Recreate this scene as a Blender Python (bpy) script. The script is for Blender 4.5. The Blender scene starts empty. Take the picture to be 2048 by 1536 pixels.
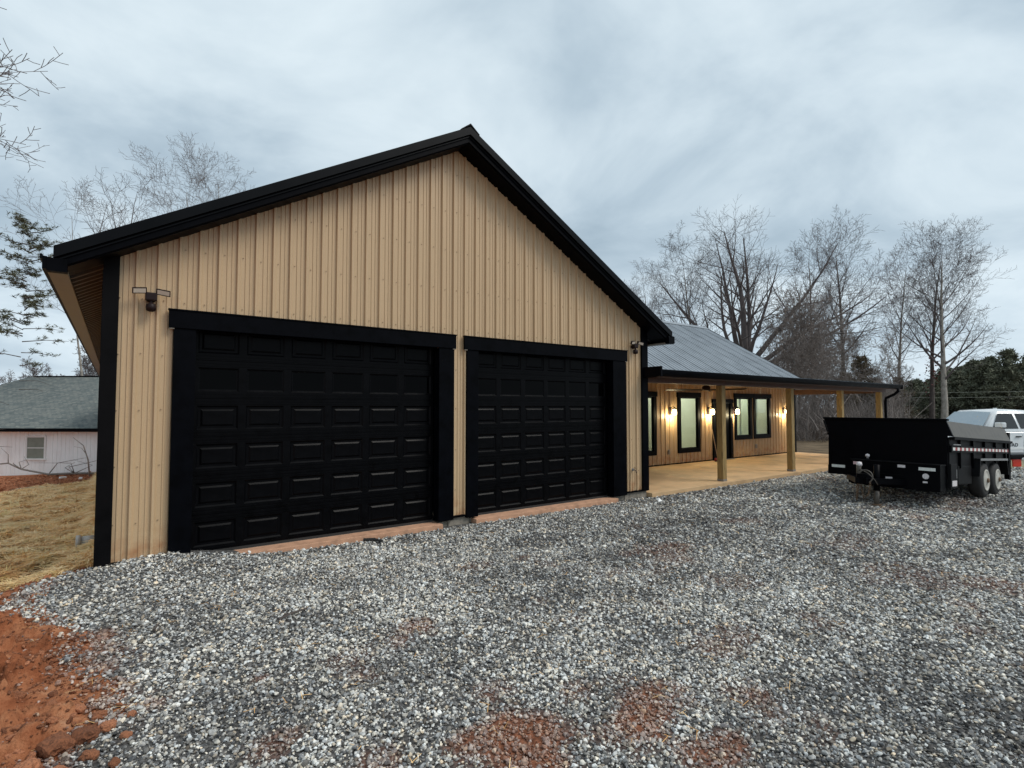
import bpy, bmesh, math, random
import numpy as np
from mathutils import Vector, Matrix, Euler

R = math.radians
PI = math.pi
rnd = random.Random(7)
sc = bpy.context.scene
COL = sc.collection

# ------------------------------------------------------------------ camera, sky, sun, exposure
cam_d = bpy.data.cameras.new('camera')
cam = bpy.data.objects.new('camera', cam_d)
COL.objects.link(cam)
cam_d.sensor_fit = 'HORIZONTAL'
cam_d.sensor_width = 36.0
cam_d.lens = 1075.0 / 2048.0 * 36.0
cam_d.clip_start = 0.05
cam_d.clip_end = 2000
YAW, PITCH = 0.93437, 0.04276          # heading from +X, tilt up
cam.location = (0.005, -7.16, 1.6)
cam.rotation_euler = (PI/2 + PITCH, 0, YAW - PI/2)
sc.camera = cam

SUN_EL, SUN_AZ = R(48), R(-50)         # azimuth of the sun measured from +X
world = bpy.data.worlds.new('World')
sc.world = world
world.use_nodes = True
nt = world.node_tree
nt.nodes.clear()
def N(tree, kind, **kw):
    n = tree.nodes.new(kind)
    for k, v in kw.items():
        setattr(n, k, v)
    return n
def L(tree, a, b):
    tree.links.new(a, b)
def mathn(tree, op, a, b=None, clamp=False):
    n = N(tree, 'ShaderNodeMath', operation=op)
    n.use_clamp = clamp
    for i, v in enumerate((a, b)):
        if v is None: continue
        if isinstance(v, (int, float)): n.inputs[i].default_value = v
        else: L(tree, v, n.inputs[i])
    return n.outputs[0]
def ramp(tree, fac, stops):
    n = N(tree, 'ShaderNodeValToRGB')
    el = n.color_ramp.elements
    while len(el) < len(stops): el.new(0.5)
    for e, (p, c) in zip(el, stops):
        e.position = p
        e.color = (c[0], c[1], c[2], 1)
    L(tree, fac, n.inputs[0])
    return n.outputs[0]
out = N(nt, 'ShaderNodeOutputWorld')
sky = N(nt, 'ShaderNodeTexSky', sky_type='NISHITA')
sky.sun_disc = False
sky.sun_elevation = SUN_EL
sky.sun_rotation = PI/2 - SUN_AZ
bg1 = N(nt, 'ShaderNodeBackground'); bg1.inputs[1].default_value = 0.06
L(nt, sky.outputs[0], bg1.inputs[0])
tc = N(nt, 'ShaderNodeTexCoord')
sep = N(nt, 'ShaderNodeSeparateXYZ'); L(nt, tc.outputs['Generated'], sep.inputs[0])
zc = mathn(nt, 'MAXIMUM', sep.outputs[2], 0.0)
zz = mathn(nt, 'ADD', zc, 0.22)
px = mathn(nt, 'DIVIDE', sep.outputs[0], zz)
py = mathn(nt, 'DIVIDE', sep.outputs[1], zz)
cmb = N(nt, 'ShaderNodeCombineXYZ'); L(nt, px, cmb.inputs[0]); L(nt, py, cmb.inputs[1])
cmb.inputs[2].default_value = 3.7
nz = N(nt, 'ShaderNodeTexNoise'); nz.inputs['Scale'].default_value = 1.35
nz.inputs['Detail'].default_value = 6; nz.inputs['Roughness'].default_value = 0.55
nz.inputs['Distortion'].default_value = 0.35
L(nt, cmb.outputs[0], nz.inputs['Vector'])
cl = ramp(nt, nz.outputs[0], [(0.28, (0.30, 0.385, 0.455)), (0.42, (0.385, 0.475, 0.545)), (0.54, (0.50, 0.59, 0.650)), (0.70, (0.63, 0.715, 0.76))])
# the cloud deck thins towards the horizon and lets a paler band through
hz = mathn(nt, 'SUBTRACT', 1.0, mathn(nt, 'MULTIPLY', zc, 4.0), clamp=True)
mixh = N(nt, 'ShaderNodeMixRGB'); L(nt, mathn(nt, 'MULTIPLY', hz, 0.45), mixh.inputs[0])
L(nt, cl, mixh.inputs[1]); mixh.inputs[2].default_value = (0.56, 0.66, 0.75, 1)
bg2 = N(nt, 'ShaderNodeBackground'); bg2.inputs[1].default_value = 0.98
L(nt, mixh.outputs[0], bg2.inputs[0])
mixs = N(nt, 'ShaderNodeMixShader'); mixs.inputs[0].default_value = 0.93
L(nt, bg1.outputs[0], mixs.inputs[1]); L(nt, bg2.outputs[0], mixs.inputs[2])
L(nt, mixs.outputs[0], out.inputs[0])

sun_d = bpy.data.lights.new('sun', 'SUN')
sun_d.energy = 1.5
sun_d.angle = R(26)
sun_d.color = (1.0, 0.955, 0.89)
sun = bpy.data.objects.new('sun', sun_d); COL.objects.link(sun)
sdir = Vector((math.cos(SUN_EL)*math.cos(SUN_AZ), math.cos(SUN_EL)*math.sin(SUN_AZ), math.sin(SUN_EL)))
sun.rotation_euler = sdir.to_track_quat('Z', 'Y').to_euler()
sun.location = (0, 0, 40)

sc.view_settings.view_transform = 'Standard'
sc.view_settings.look = 'None'
sc.view_settings.exposure = 0.45
sc.view_settings.gamma = 1.0
sc.view_settings.use_curve_mapping = False
sc.cycles.max_bounces = 8
sc.cycles.transparent_max_bounces = 12
sc.cycles.sample_clamp_indirect = 6.0

# ------------------------------------------------------------------ helpers
def noise2(x, y, seed=0, s=1.0):
    """smooth value noise in numpy, 0..1"""
    x = np.asarray(x, float)/s; y = np.asarray(y, float)/s
    xi = np.floor(x).astype(np.int64); yi = np.floor(y).astype(np.int64)
    fx = x-xi; fy = y-yi
    fx = fx*fx*(3-2*fx); fy = fy*fy*(3-2*fy)
    def h(a, b):
        n = (a*374761393 + b*668265263 + seed*1442695041) & 0x7fffffff
        n = ((n ^ (n >> 13))*1274126177) & 0x7fffffff
        return ((n ^ (n >> 16)) & 0xffff)/65535.0
    return (h(xi, yi)*(1-fx)+h(xi+1, yi)*fx)*(1-fy) + (h(xi, yi+1)*(1-fx)+h(xi+1, yi+1)*fx)*fy
def fbm(x, y, seed=0, s=1.0, o=4):
    t = 0; a = 0.5; n = 0
    for k in range(o):
        t = t + a*noise2(x, y, seed+k*17, s); n += a
        a *= 0.5; s *= 0.5
    return t/n
def sstep(a, b, x):
    t = np.clip((np.asarray(x, float)-a)/(b-a), 0, 1)
    return t*t*(3-2*t)

class MB:
    def __init__(self): self.v = []; self.f = []
    def add(self, vs, fs):
        o = len(self.v); self.v.extend([tuple(p) for p in vs]); self.f.extend([tuple(i+o for i in f) for f in fs]); return self
    def box(self, x0, x1, y0, y1, z0, z1):
        return self.add([(x0,y0,z0),(x1,y0,z0),(x1,y1,z0),(x0,y1,z0),(x0,y0,z1),(x1,y0,z1),(x1,y1,z1),(x0,y1,z1)],
                 [(0,3,2,1),(4,5,6,7),(0,1,5,4),(1,2,6,5),(2,3,7,6),(3,0,4,7)])
    def obox(self, c, ax, ay, az):
        """box from centre and three half-axis vectors"""
        c = Vector(c); ax = Vector(ax); ay = Vector(ay); az = Vector(az)
        vs = [c+sx*ax+sy*ay+sz*az for sz in (-1,1) for sx, sy in ((-1,-1),(1,-1),(1,1),(-1,1))]
        return self.add(vs, [(0,3,2,1),(4,5,6,7),(0,1,5,4),(1,2,6,5),(2,3,7,6),(3,0,4,7)])
    def prism(self, poly, ext):
        """closed polygon (3D points) pushed along ext"""
        n = len(poly); e = Vector(ext)
        vs = [Vector(p) for p in poly]+[Vector(p)+e for p in poly]
        fs = [tuple(range(n))[::-1], tuple(range(n, 2*n))]+[(i, (i+1) % n, n+(i+1) % n, n+i) for i in range(n)]
        return self.add(vs, fs)
    def quad(self, *p): return self.add(p, [tuple(range(len(p)))])
    def tube(self, pts, rad, n=6, cap=True):
        pts = [Vector(p) for p in pts]
        if isinstance(rad, (int, float)): rad = [rad]*len(pts)
        vs = []; u = None
        for i, p in enumerate(pts):
            a = pts[max(i-1, 0)]; b = pts[min(i+1, len(pts)-1)]
            t = (b-a).normalized()
            if u is None:
                u = t.cross(Vector((0.31, 0.77, 0.55)))
                if u.length < 1e-3: u = t.cross(Vector((1, 0, 0)))
            u = (u - t*u.dot(t)).normalized(); w = t.cross(u)
            for k in range(n):
                q = 2*PI*k/n
                vs.append(p+(u*math.cos(q)+w*math.sin(q))*rad[i])
        fs = [(i*n+k, i*n+(k+1) % n, (i+1)*n+(k+1) % n, (i+1)*n+k) for i in range(len(pts)-1) for k in range(n)]
        if cap:
            fs += [tuple(range(n))[::-1], tuple(range((len(pts)-1)*n, len(pts)*n))]
        return self.add(vs, fs)
    def lathe(self, prof, c=(0,0,0), axis='z', n=20):
        vs = []; c = Vector(c)
        for r, h in prof:
            for k in range(n):
                a = 2*PI*k/n
                p = (r*math.cos(a), r*math.sin(a), h) if axis == 'z' else ((r*math.cos(a), h, r*math.sin(a)) if axis == 'y' else (h, r*math.cos(a), r*math.sin(a)))
                vs.append(c+Vector(p))
        m = len(prof)
        fs = [(i*n+k, i*n+(k+1) % n, (i+1)*n+(k+1) % n, (i+1)*n+k) for i in range(m-1) for k in range(n)]
        fs += [tuple(range(n))[::-1], tuple(range((m-1)*n, m*n))]
        return self.add(vs, fs)
    def mesh(self, name, m, smooth=False, bevel=0, fix=True):
        me = bpy.data.meshes.new(name)
        me.from_pydata(self.v, [], self.f)
        if fix or bevel:
            bm = bmesh.new(); bm.from_mesh(me)
            if bevel:
                bmesh.ops.bevel(bm, geom=[e for e in bm.edges], offset=bevel, segments=2, affect='EDGES', profile=0.6)
            if fix: bmesh.ops.recalc_face_normals(bm, faces=bm.faces[:])
            bm.to_mesh(me); bm.free()
        if smooth: me.polygons.foreach_set('use_smooth', [True]*len(me.polygons))
        if m: me.materials.append(m)
        return me
    def build(self, name, m, parent=None, smooth=False, bevel=0, fix=True, **props):
        return link(name, self.mesh(name, m, smooth, bevel, fix), parent, **props)

def link(name, me, parent=None, **props):
    o = bpy.data.objects.new(name, me); COL.objects.link(o)
    if parent is not None: o.parent = parent
    for k, v in props.items(): o[k] = v
    return o
def thing(name, label, cat, loc=(0,0,0), rot=(0,0,0), group=None):
    o = bpy.data.objects.new(name, None); COL.objects.link(o)
    o.empty_display_size = 0.2
    o.location = loc; o.rotation_euler = rot
    tag(o, label, cat, group)
    return o
def tag(o, label, cat, group=None):
    o['label'] = label; o['category'] = cat
    if group: o['group'] = group
    return o
KIDS = {}
def dup(root, loc, rotz=None, scale=None, label=None):
    r = root.copy(); COL.objects.link(r); r.location = loc
    if rotz is not None: r.rotation_euler = (0, 0, rotz)
    if scale is not None: r.scale = scale if hasattr(scale, '__len__') else (scale,)*3
    if label: r['label'] = label
    for ch in KIDS.get(root.name, None) or [o for o in bpy.data.objects if o.parent == root]:
        c = ch.copy(); COL.objects.link(c); c.parent = r
        for g in [o for o in bpy.data.objects if o.parent == ch]:
            d = g.copy(); COL.objects.link(d); d.parent = c
    return r

# ------------------------------------------------------------------ materials
def mat(name, base, rough=0.5, metal=0.0, var=0.0, vscale=4.0, bump=0.0, bscale=60.0, spec=0.5, dark=None, stretch=None, coords='Object'):
    m = bpy.data.materials.new(name); m.use_nodes = True
    t = m.node_tree; b = t.nodes['Principled BSDF']
    b.inputs['Base Color'].default_value = (*base, 1)
    b.inputs['Roughness'].default_value = rough
    b.inputs['Metallic'].default_value = metal
    b.inputs['Specular IOR Level'].default_value = spec
    if var or bump:
        c = N(t, 'ShaderNodeTexCoord'); v = c.outputs[coords]
        if stretch:
            mp = N(t, 'ShaderNodeMapping'); mp.inputs['Scale'].default_value = stretch
            L(t, v, mp.inputs[0]); v = mp.outputs[0]
    if var:
        n = N(t, 'ShaderNodeTexNoise'); n.inputs['Scale'].default_value = vscale; n.inputs['Detail'].default_value = 6
        n.inputs['Roughness'].default_value = 0.6
        L(t, v, n.inputs['Vector'])
        d = dark or tuple(x*(1-var) for x in base)
        hi = tuple(min(1, x*(1+var*0.5)) for x in base)
        L(t, ramp(t, n.outputs[0], [(0.32, d), (0.5, base), (0.7, hi)]), b.inputs['Base Color'])
        L(t, mathn(t, 'ADD', mathn(t, 'MULTIPLY', n.outputs[0], 0.25), rough-0.125, clamp=True), b.inputs['Roughness'])
    if bump:
        n2 = N(t, 'ShaderNodeTexNoise'); n2.inputs['Scale'].default_value = bscale; n2.inputs['Detail'].default_value = 4
        L(t, v, n2.inputs['Vector'])
        bp = N(t, 'ShaderNodeBump'); bp.inputs['Strength'].default_value = bump; bp.inputs['Distance'].default_value = 0.01
        L(t, n2.outputs[0], bp.inputs['Height']); L(t, bp.outputs[0], b.inputs['Normal'])
    return m
def emit(name, col, s):
    m = bpy.data.materials.new(name); m.use_nodes = True
    b = m.node_tree.nodes['Principled BSDF']
    b.inputs['Base Color'].default_value = (*col, 1)
    b.inputs['Emission Color'].default_value = (*col, 1); b.inputs['Emission Strength'].default_value = s
    return m
def glassmat(name, tint, refl=0.12, rough=0.02):
    m = bpy.data.materials.new(name); m.use_nodes = True
    t = m.node_tree; t.nodes.clear()
    o = N(t, 'ShaderNodeOutputMaterial'); tr = N(t, 'ShaderNodeBsdfTransparent'); gl = N(t, 'ShaderNodeBsdfGlossy')
    tr.inputs[0].default_value = (*tint, 1); gl.inputs['Roughness'].default_value = rough
    gl.inputs[0].default_value = (0.9, 0.93, 0.95, 1)
    lw = N(t, 'ShaderNodeLayerWeight'); lw.inputs[0].default_value = refl
    mx = N(t, 'ShaderNodeMixShader'); L(t, lw.outputs['Fresnel'], mx.inputs[0])
    L(t, tr.outputs[0], mx.inputs[1]); L(t, gl.outputs[0], mx.inputs[2]); L(t, mx.outputs[0], o.inputs[0])
    return m

def siding_mat(name, base):
    """painted steel: fine speckle, faint vertical streaks, red clay splashed up from the ground"""
    m = bpy.data.materials.new(name); m.use_nodes = True
    t = m.node_tree; b = t.nodes['Principled BSDF']
    g = N(t, 'ShaderNodeNewGeometry')
    n1 = N(t, 'ShaderNodeTexNoise'); n1.inputs['Scale'].default_value = 90; n1.inputs['Detail'].default_value = 3
    L(t, g.outputs['Position'], n1.inputs['Vector'])
    mp = N(t, 'ShaderNodeMapping'); mp.inputs['Scale'].default_value = (9, 9, 0.7); L(t, g.outputs['Position'], mp.inputs[0])
    n2 = N(t, 'ShaderNodeTexNoise'); n2.inputs['Scale'].default_value = 1.0; n2.inputs['Detail'].default_value = 5
    L(t, mp.outputs[0], n2.inputs['Vector'])
    mixv = mathn(t, 'ADD', mathn(t, 'MULTIPLY', n1.outputs[0], 0.7), mathn(t, 'MULTIPLY', n2.outputs[0], 0.3))
    col = ramp(t, mixv, [(0.34, tuple(x*0.90 for x in base)), (0.5, base), (0.66, tuple(x*1.07 for x in base))])
    sp = N(t, 'ShaderNodeSeparateXYZ'); L(t, g.outputs['Position'], sp.inputs[0])
    low = mathn(t, 'SUBTRACT', 0.34, sp.outputs[2])
    n3 = N(t, 'ShaderNodeTexNoise'); n3.inputs['Scale'].default_value = 7; n3.inputs['Detail'].default_value = 6
    L(t, g.outputs['Position'], n3.inputs['Vector'])
    st = mathn(t, 'MULTIPLY', mathn(t, 'MULTIPLY', low, 3.2, clamp=True), mathn(t, 'MULTIPLY', mathn(t, 'SUBTRACT', n3.outputs[0], 0.38), 3.0, clamp=True), clamp=True)
    mx = N(t, 'ShaderNodeMixRGB'); L(t, mathn(t, 'MULTIPLY', st, 0.75), mx.inputs[0]); L(t, col, mx.inputs[1])
    mx.inputs[2].default_value = (0.36, 0.15, 0.06, 1)
    L(t, mx.outputs[0], b.inputs['Base Color'])
    b.inputs['Roughness'].default_value = 0.36
    b.inputs['Specular IOR Level'].default_value = 0.45
    bp = N(t, 'ShaderNodeBump'); bp.inputs['Strength'].default_value = 0.06; bp.inputs['Distance'].default_value = 0.02
    n4 = N(t, 'ShaderNodeTexNoise'); n4.inputs['Scale'].default_value = 5; L(t, g.outputs['Position'], n4.inputs['Vector'])
    L(t, n4.outputs[0], bp.inputs['Height']); L(t, bp.outputs[0], b.inputs['Normal'])
    return m

M = {}
M['siding'] = siding_mat('tan_steel', (0.540, 0.384, 0.228))
M['black'] = mat('black_trim', (0.0014, 0.0017, 0.0030), 0.45, var=0.6, vscale=6, bump=0.02, spec=0.05)
M['door'] = mat('black_door', (0.0022, 0.0023, 0.0030), 0.32, var=0.5, vscale=7, bump=0.05, bscale=140, spec=0.07)
M['black_dirty'] = mat('black_trim_dusty', (0.0035, 0.0033, 0.0038), 0.5, var=0.6, vscale=3, spec=0.08)
M['roof'] = mat('roof_steel', (0.30, 0.325, 0.35), 0.40, metal=0.55, var=0.18, vscale=1.6)
M['roof_black'] = mat('roof_black_steel', (0.0022, 0.0027, 0.0038), 0.38, var=0.3, vscale=3, spec=0.10)
M['soffit'] = mat('soffit_brown', (0.060, 0.046, 0.036), 0.4, var=0.25, vscale=5)
M['taupe'] = mat('taupe_fascia', (0.22, 0.19, 0.15), 0.45, var=0.2, vscale=6)
M['concrete'] = mat('concrete_grey', (0.25, 0.22, 0.18), 0.85, var=0.35, vscale=9, bump=0.3, bscale=40)
M['sill'] = mat('concrete_clay_dusted', (0.52, 0.29, 0.18), 0.85, var=0.3, vscale=7, bump=0.2, bscale=50)
M['slab'] = mat('concrete_slab_tan', (0.54, 0.36, 0.195), 0.7, var=0.30, vscale=1.6, bump=0.08, bscale=30)
M['timber'] = mat('treated_timber', (0.30, 0.20, 0.075), 0.75, var=0.4, vscale=6, bump=0.3, bscale=30, stretch=(6, 6, 0.8))
M['beam'] = mat('dark_stained_beam', (0.085, 0.036, 0.02), 0.6, var=0.4, vscale=5, stretch=(0.8, 6, 6))
M['ceil'] = mat('porch_ceiling_steel', (0.36, 0.24, 0.14), 0.45, var=0.15, vscale=3)
M['inside'] = mat('room_white', (0.76, 0.79, 0.69), 0.8, var=0.04, vscale=2)
M['inside_trim'] = mat('room_trim', (0.78, 0.80, 0.76), 0.6)
M['glass'] = glassmat('window_glass', (0.90, 0.95, 0.91), 0.10)
M['darkglass'] = mat('dark_glass', (0.0008, 0.0008, 0.001), 0.05, spec=0.05)
M['steel'] = mat('galvanised_steel', (0.30, 0.30, 0.30), 0.45, metal=0.6, var=0.3, vscale=20)
M['screw'] = mat('screw_brown', (0.27, 0.18, 0.11), 0.5)
M['lamp_face'] = mat('lamp_lens', (0.50, 0.42, 0.34), 0.3)
M['bronze'] = mat('bronze_plastic', (0.016, 0.008, 0.008), 0.5, spec=0.2)
M['shade'] = emit('lit_glass_shade', (1.0, 0.80, 0.44), 14.0)
M['white_siding'] = mat('white_board_siding', (0.92, 0.92, 0.91), 0.75, var=0.1, vscale=1.2, stretch=(2, 2, 0.6), dark=(0.86, 0.83, 0.81))
M['white'] = mat('white_paint', (0.78, 0.78, 0.76), 0.5, var=0.05)
M['curtain'] = mat('window_blind_green', (0.22, 0.245, 0.20), 0.5, var=0.2)
M['tpaint'] = mat('trailer_black_paint', (0.0012, 0.0013, 0.0022), 0.45, var=0.4, vscale=4, spec=0.06)
M['tdust'] = mat('trailer_dusty_black', (0.0055, 0.0055, 0.0062), 0.55, var=0.7, vscale=3, spec=0.12)
M['tboard'] = mat('weathered_side_board', (0.085, 0.080, 0.070), 0.6, var=0.45, vscale=2.2, stretch=(5, 5, 1.0))
M['rubber'] = mat('tyre_rubber', (0.022, 0.021, 0.02), 0.75, var=0.3, vscale=6)
M['rim'] = mat('wheel_white', (0.46, 0.44, 0.39), 0.45, var=0.2, vscale=8)
M['reflw'] = mat('reflector_white', (0.72, 0.74, 0.70), 0.35, var=0.12, vscale=20)
M['reflr'] = mat('reflector_red', (0.30, 0.035, 0.04), 0.35)
M['sticker'] = mat('sticker_pale', (0.66, 0.62, 0.62), 0.5, var=0.35, vscale=60)
M['sticker_red'] = mat('sticker_pink', (0.66, 0.45, 0.45), 0.5, var=0.3, vscale=50)
M['rust'] = mat('rusty_steel', (0.16, 0.10, 0.06), 0.75, var=0.5, vscale=14)
M['jack'] = mat('jack_dull_steel', (0.10, 0.088, 0.074), 0.65, var=0.4, vscale=10)
M['tpw'] = mat('truck_white_paint', (0.72, 0.74, 0.745), 0.18, var=0.03, vscale=2)
M['tglass'] = mat('truck_side_glass', (0.006, 0.007, 0.008), 0.03, spec=0.6)
M['wglass'] = mat('truck_windshield', (0.34, 0.40, 0.44), 0.06, spec=0.9, metal=0.6)
M['red'] = mat('bright_red_plastic', (0.72, 0.045, 0.02), 0.35)
M['pale'] = mat('pale_plastic', (0.62, 0.55, 0.36), 0.4, var=0.2, vscale=12)
M['bark'] = mat('grey_bark', (0.21, 0.18, 0.155), 0.9, var=0.45, vscale=5, bump=0.5, bscale=18, stretch=(3, 3, 0.7))
M['bark_dark'] = mat('dark_bark', (0.085, 0.068, 0.06), 0.9, var=0.45, vscale=5, bump=0.5, bscale=18, stretch=(3, 3, 0.7))
M['bark_pale'] = mat('pale_bark', (0.33, 0.30, 0.26), 0.9, var=0.45, vscale=3, bump=0.5, bscale=18, stretch=(2, 2, 1.2))
M['twig'] = mat('twig_bark', (0.120, 0.102, 0.100), 0.9, var=0.3, vscale=1.2)
M['twig_grey'] = mat('twig_grey', (0.19, 0.168, 0.168), 0.9, var=0.3, vscale=1.2)
M['needle'] = mat('pine_needles', (0.10, 0.105, 0.055), 0.7, var=0.5, vscale=1.4)
M['needle_far'] = mat('evergreen_foliage', (0.118, 0.124, 0.080), 0.8, var=0.5, vscale=0.5)
M['cedar'] = mat('brown_cedar_foliage', (0.13, 0.10, 0.062), 0.85, var=0.5, vscale=0.8)
M['leaf_red'] = mat('dead_red_leaves', (0.16, 0.03, 0.03), 0.7, var=0.4, vscale=3)
M['brush'] = mat('brush_stems', (0.205, 0.175, 0.158), 0.9, var=0.4, vscale=0.9)
M['wire'] = mat('power_wire', (0.30, 0.31, 0.26), 0.5)
M['pole'] = mat('pole_grey', (0.20, 0.18, 0.16), 0.85, var=0.3, vscale=3)
M['wood'] = mat('weathered_board', (0.36, 0.25, 0.17), 0.8, var=0.3, vscale=4)
M['clod'] = mat('clay_clod', (0.42, 0.165, 0.078), 0.95, var=0.6, vscale=7, bump=0.8, bscale=30, coords='Object')
_t = M['clod'].node_tree; _b = _t.nodes['Principled BSDF']; _l = _b.inputs['Base Color'].links[0].from_socket
_oi = N(_t, 'ShaderNodeObjectInfo'); _mx = N(_t, 'ShaderNodeMixRGB', blend_type='MULTIPLY'); _mx.inputs[0].default_value = 1
L(_t, _l, _mx.inputs[1]); L(_t, ramp(_t, _oi.outputs['Random'], [(0, (.42, .38, .36)), (.5, (.9, .88, .86)), (1, (1.35, 1.4, 1.5))]), _mx.inputs[2]); L(_t, _mx.outputs[0], _b.inputs['Base Color'])
M['litter'] = mat('white_litter', (0.8, 0.8, 0.78), 0.6)
M['pvc'] = mat('grey_pipe', (0.45, 0.42, 0.38), 0.5, var=0.25, vscale=9)
M['straw'] = None

# ------------------------------------------------------------------ terrain
EDGE_Y = [-30, -6.5, -5.4, -4.6, -4.0, -3.6, -3.2, -2.8, -2.3, -1.8, -1.2, -0.6, 0.0, 0.4]
EDGE_X = [-1.8, -1.5, -1.25, -0.95, -0.66, -0.40, -0.06, -0.14, -0.30, -0.28, -0.50, -0.72, -0.62, -0.20]
def edge_x(y): return np.interp(y, EDGE_Y, EDGE_X)
def height(x, y):
    x = np.asarray(x, float); y = np.asarray(y, float)
    h = -0.195 - 0.002*np.maximum(0, x-4.0)
    h = h + 0.17*np.exp(-((x-0.45)/0.85)**2 - ((y+0.05)/0.55)**2)
    s = sstep(0.0, 1.6, y)
    left = np.clip((-0.35+0.55*s-x)/(0.95-0.25*s), 0, 1)
    left = left*left*(3-2*left)*sstep(-6, -1.2, y)
    fall = -0.10 - 0.046*np.maximum(0, y+0.5) - 0.012*np.maximum(0, -x-2)
    h = h + left*np.maximum(fall, -1.9)
    # clay bank on the near left sits a touch proud
    h = h + 0.05*np.exp(-((x+0.75)/0.5)**2 - ((y+2.9)/1.4)**2)
    # land behind the buildings and to the right
    back = sstep(12, 60, np.hypot(np.maximum(0, x-21), np.maximum(0, y-5)))
    h = h - 0.55*back*(x > 0) + 0.0
    und = (fbm(x, y, 3, 1.7, 3)-0.5)*0.05 + (fbm(x, y, 9, 14.0, 3)-0.5)*0.30*sstep(14, 40, np.hypot(x, y+7))
    keep = 1 - np.exp(-((np.maximum(0, np.abs(x-10)-11.5))**2+(np.maximum(0, np.abs(y-3)-3.2))**2)/0.6)*0.8
    return h + und*keep

def axis_pts(lo, hi, step, far, ratio=1.22):
    a = list(np.arange(lo, hi+1e-6, step))
    s = step; p = hi
    while p < far:
        s *= ratio; p += s; a.append(p)
    s = step; p = lo
    while p > -far:
        s *= ratio; p -= s; a.insert(0, p)
    return np.array(a)
def sheet(name, xs, ys, zf, m, mask=None, **props):
    X, Y = np.meshgrid(xs, ys); Z = zf(X, Y)
    v = np.stack([X.ravel(), Y.ravel(), Z.ravel()], 1)
    nx, ny = len(xs), len(ys)
    i = np.arange(nx-1)[None, :] + nx*np.arange(ny-1)[:, None]
    f = np.stack([i, i+1, i+nx+1, i+nx], -1).reshape(-1, 4)
    if mask is not None:
        mk = mask(X, Y).ravel()
        f = f[mk[f].any(1)]
        used = np.unique(f); idx = -np.ones(len(v), int); idx[used] = np.arange(len(used))
        v = v[used]; f = idx[f]
    me = bpy.data.meshes.new(name)
    me.from_pydata(v.tolist(), [], f.tolist())
    me.polygons.foreach_set('use_smooth', [True]*len(me.polygons))
    me.materials.append(m)
    return link(name, me, None, **props), v

def clay_material():
    m = bpy.data.materials.new('red_clay'); m.use_nodes = True
    t = m.node_tree; b = t.nodes['Principled BSDF']
    g = N(t, 'ShaderNodeNewGeometry')
    n1 = N(t, 'ShaderNodeTexNoise'); n1.inputs['Scale'].default_value = 2.6; n1.inputs['Detail'].default_value = 12; n1.inputs['Roughness'].default_value = 0.78
    L(t, g.outputs['Position'], n1.inputs['Vector'])
    c1 = ramp(t, n1.outputs[0], [(0.30, (0.14, 0.044, 0.020)), (0.45, (0.31, 0.105, 0.046)), (0.58, (0.46, 0.19, 0.092)), (0.72, (0.56, 0.31, 0.18))])
    # leaf litter takes over far from the building site
    sp = N(t, 'ShaderNodeSeparateXYZ'); L(t, g.outputs['Position'], sp.inputs[0])
    n2 = N(t, 'ShaderNodeTexNoise'); n2.inputs['Scale'].default_value = 1.1; n2.inputs['Detail'].default_value = 8
    L(t, g.outputs['Position'], n2.inputs['Vector'])
    c2 = ramp(t, n2.outputs[0], [(0.3, (0.075, 0.055, 0.035)), (0.55, (0.15, 0.11, 0.07)), (0.75, (0.24, 0.18, 0.11))])
    far = mathn(t, 'MAXIMUM', mathn(t, 'SUBTRACT', sp.outputs[1], 27.5), mathn(t, 'SUBTRACT', sp.outputs[0], 19.5))
    fac = mathn(t, 'ADD', mathn(t, 'MULTIPLY', far, 0.6), mathn(t, 'SUBTRACT', n2.outputs[0], 0.5), clamp=True)
    mx = N(t, 'ShaderNodeMixRGB'); L(t, fac, mx.inputs[0]); L(t, c1, mx.inputs[1]); L(t, c2, mx.inputs[2])
    L(t, mx.outputs[0], b.inputs['Base Color']); b.inputs['Roughness'].default_value = 0.95
    b.inputs['Specular IOR Level'].default_value = 0.15
    n3 = N(t, 'ShaderNodeTexNoise'); n3.inputs['Scale'].default_value = 26; n3.inputs['Detail'].default_value = 7; n3.inputs['Roughness'].default_value = 0.7
    L(t, g.outputs['Position'], n3.inputs['Vector'])
    bp = N(t, 'ShaderNodeBump'); bp.inputs['Strength'].default_value = 0.9; bp.inputs['Distance'].default_value = 0.03
    L(t, n3.outputs[0], bp.inputs['Height']); L(t, bp.outputs[0], b.inputs['Normal'])
    return m
M['clay'] = clay_material()
def ground_z(X, Y):
    r = np.hypot(X, Y+7.16)
    rough = (fbm(X, Y, 21, 0.35, 5)-0.5)*0.13*sstep(24, 10, r)*(X < edge_x(Y)+0.1)
    clods = (np.maximum(0, fbm(X, Y, 33, 0.16, 4)-0.55)*0.55+(fbm(X, Y, 35, 0.07, 3)-0.5)*0.06)*sstep(10, 5, r)*(X < edge_x(Y)-0.05)*(Y < 0.2)
    inside = 1.6*((X > edge_x(Y)+0.35) & (Y < 0.2))
    under = ((X > -0.05) & (Y > 0.1) & (X < 21.2) & (Y < 30))
    return height(X, Y) + rough + clods - 0.05*inside - 0.12*under
gx = axis_pts(-2.2, 0.5, 0.02, 260, 1.09)
gy = axis_pts(-5.2, 1.2, 0.026, 260, 1.09)
ground, _ = sheet('ground', gx, gy, ground_z, M['clay'], kind='structure')

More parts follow.
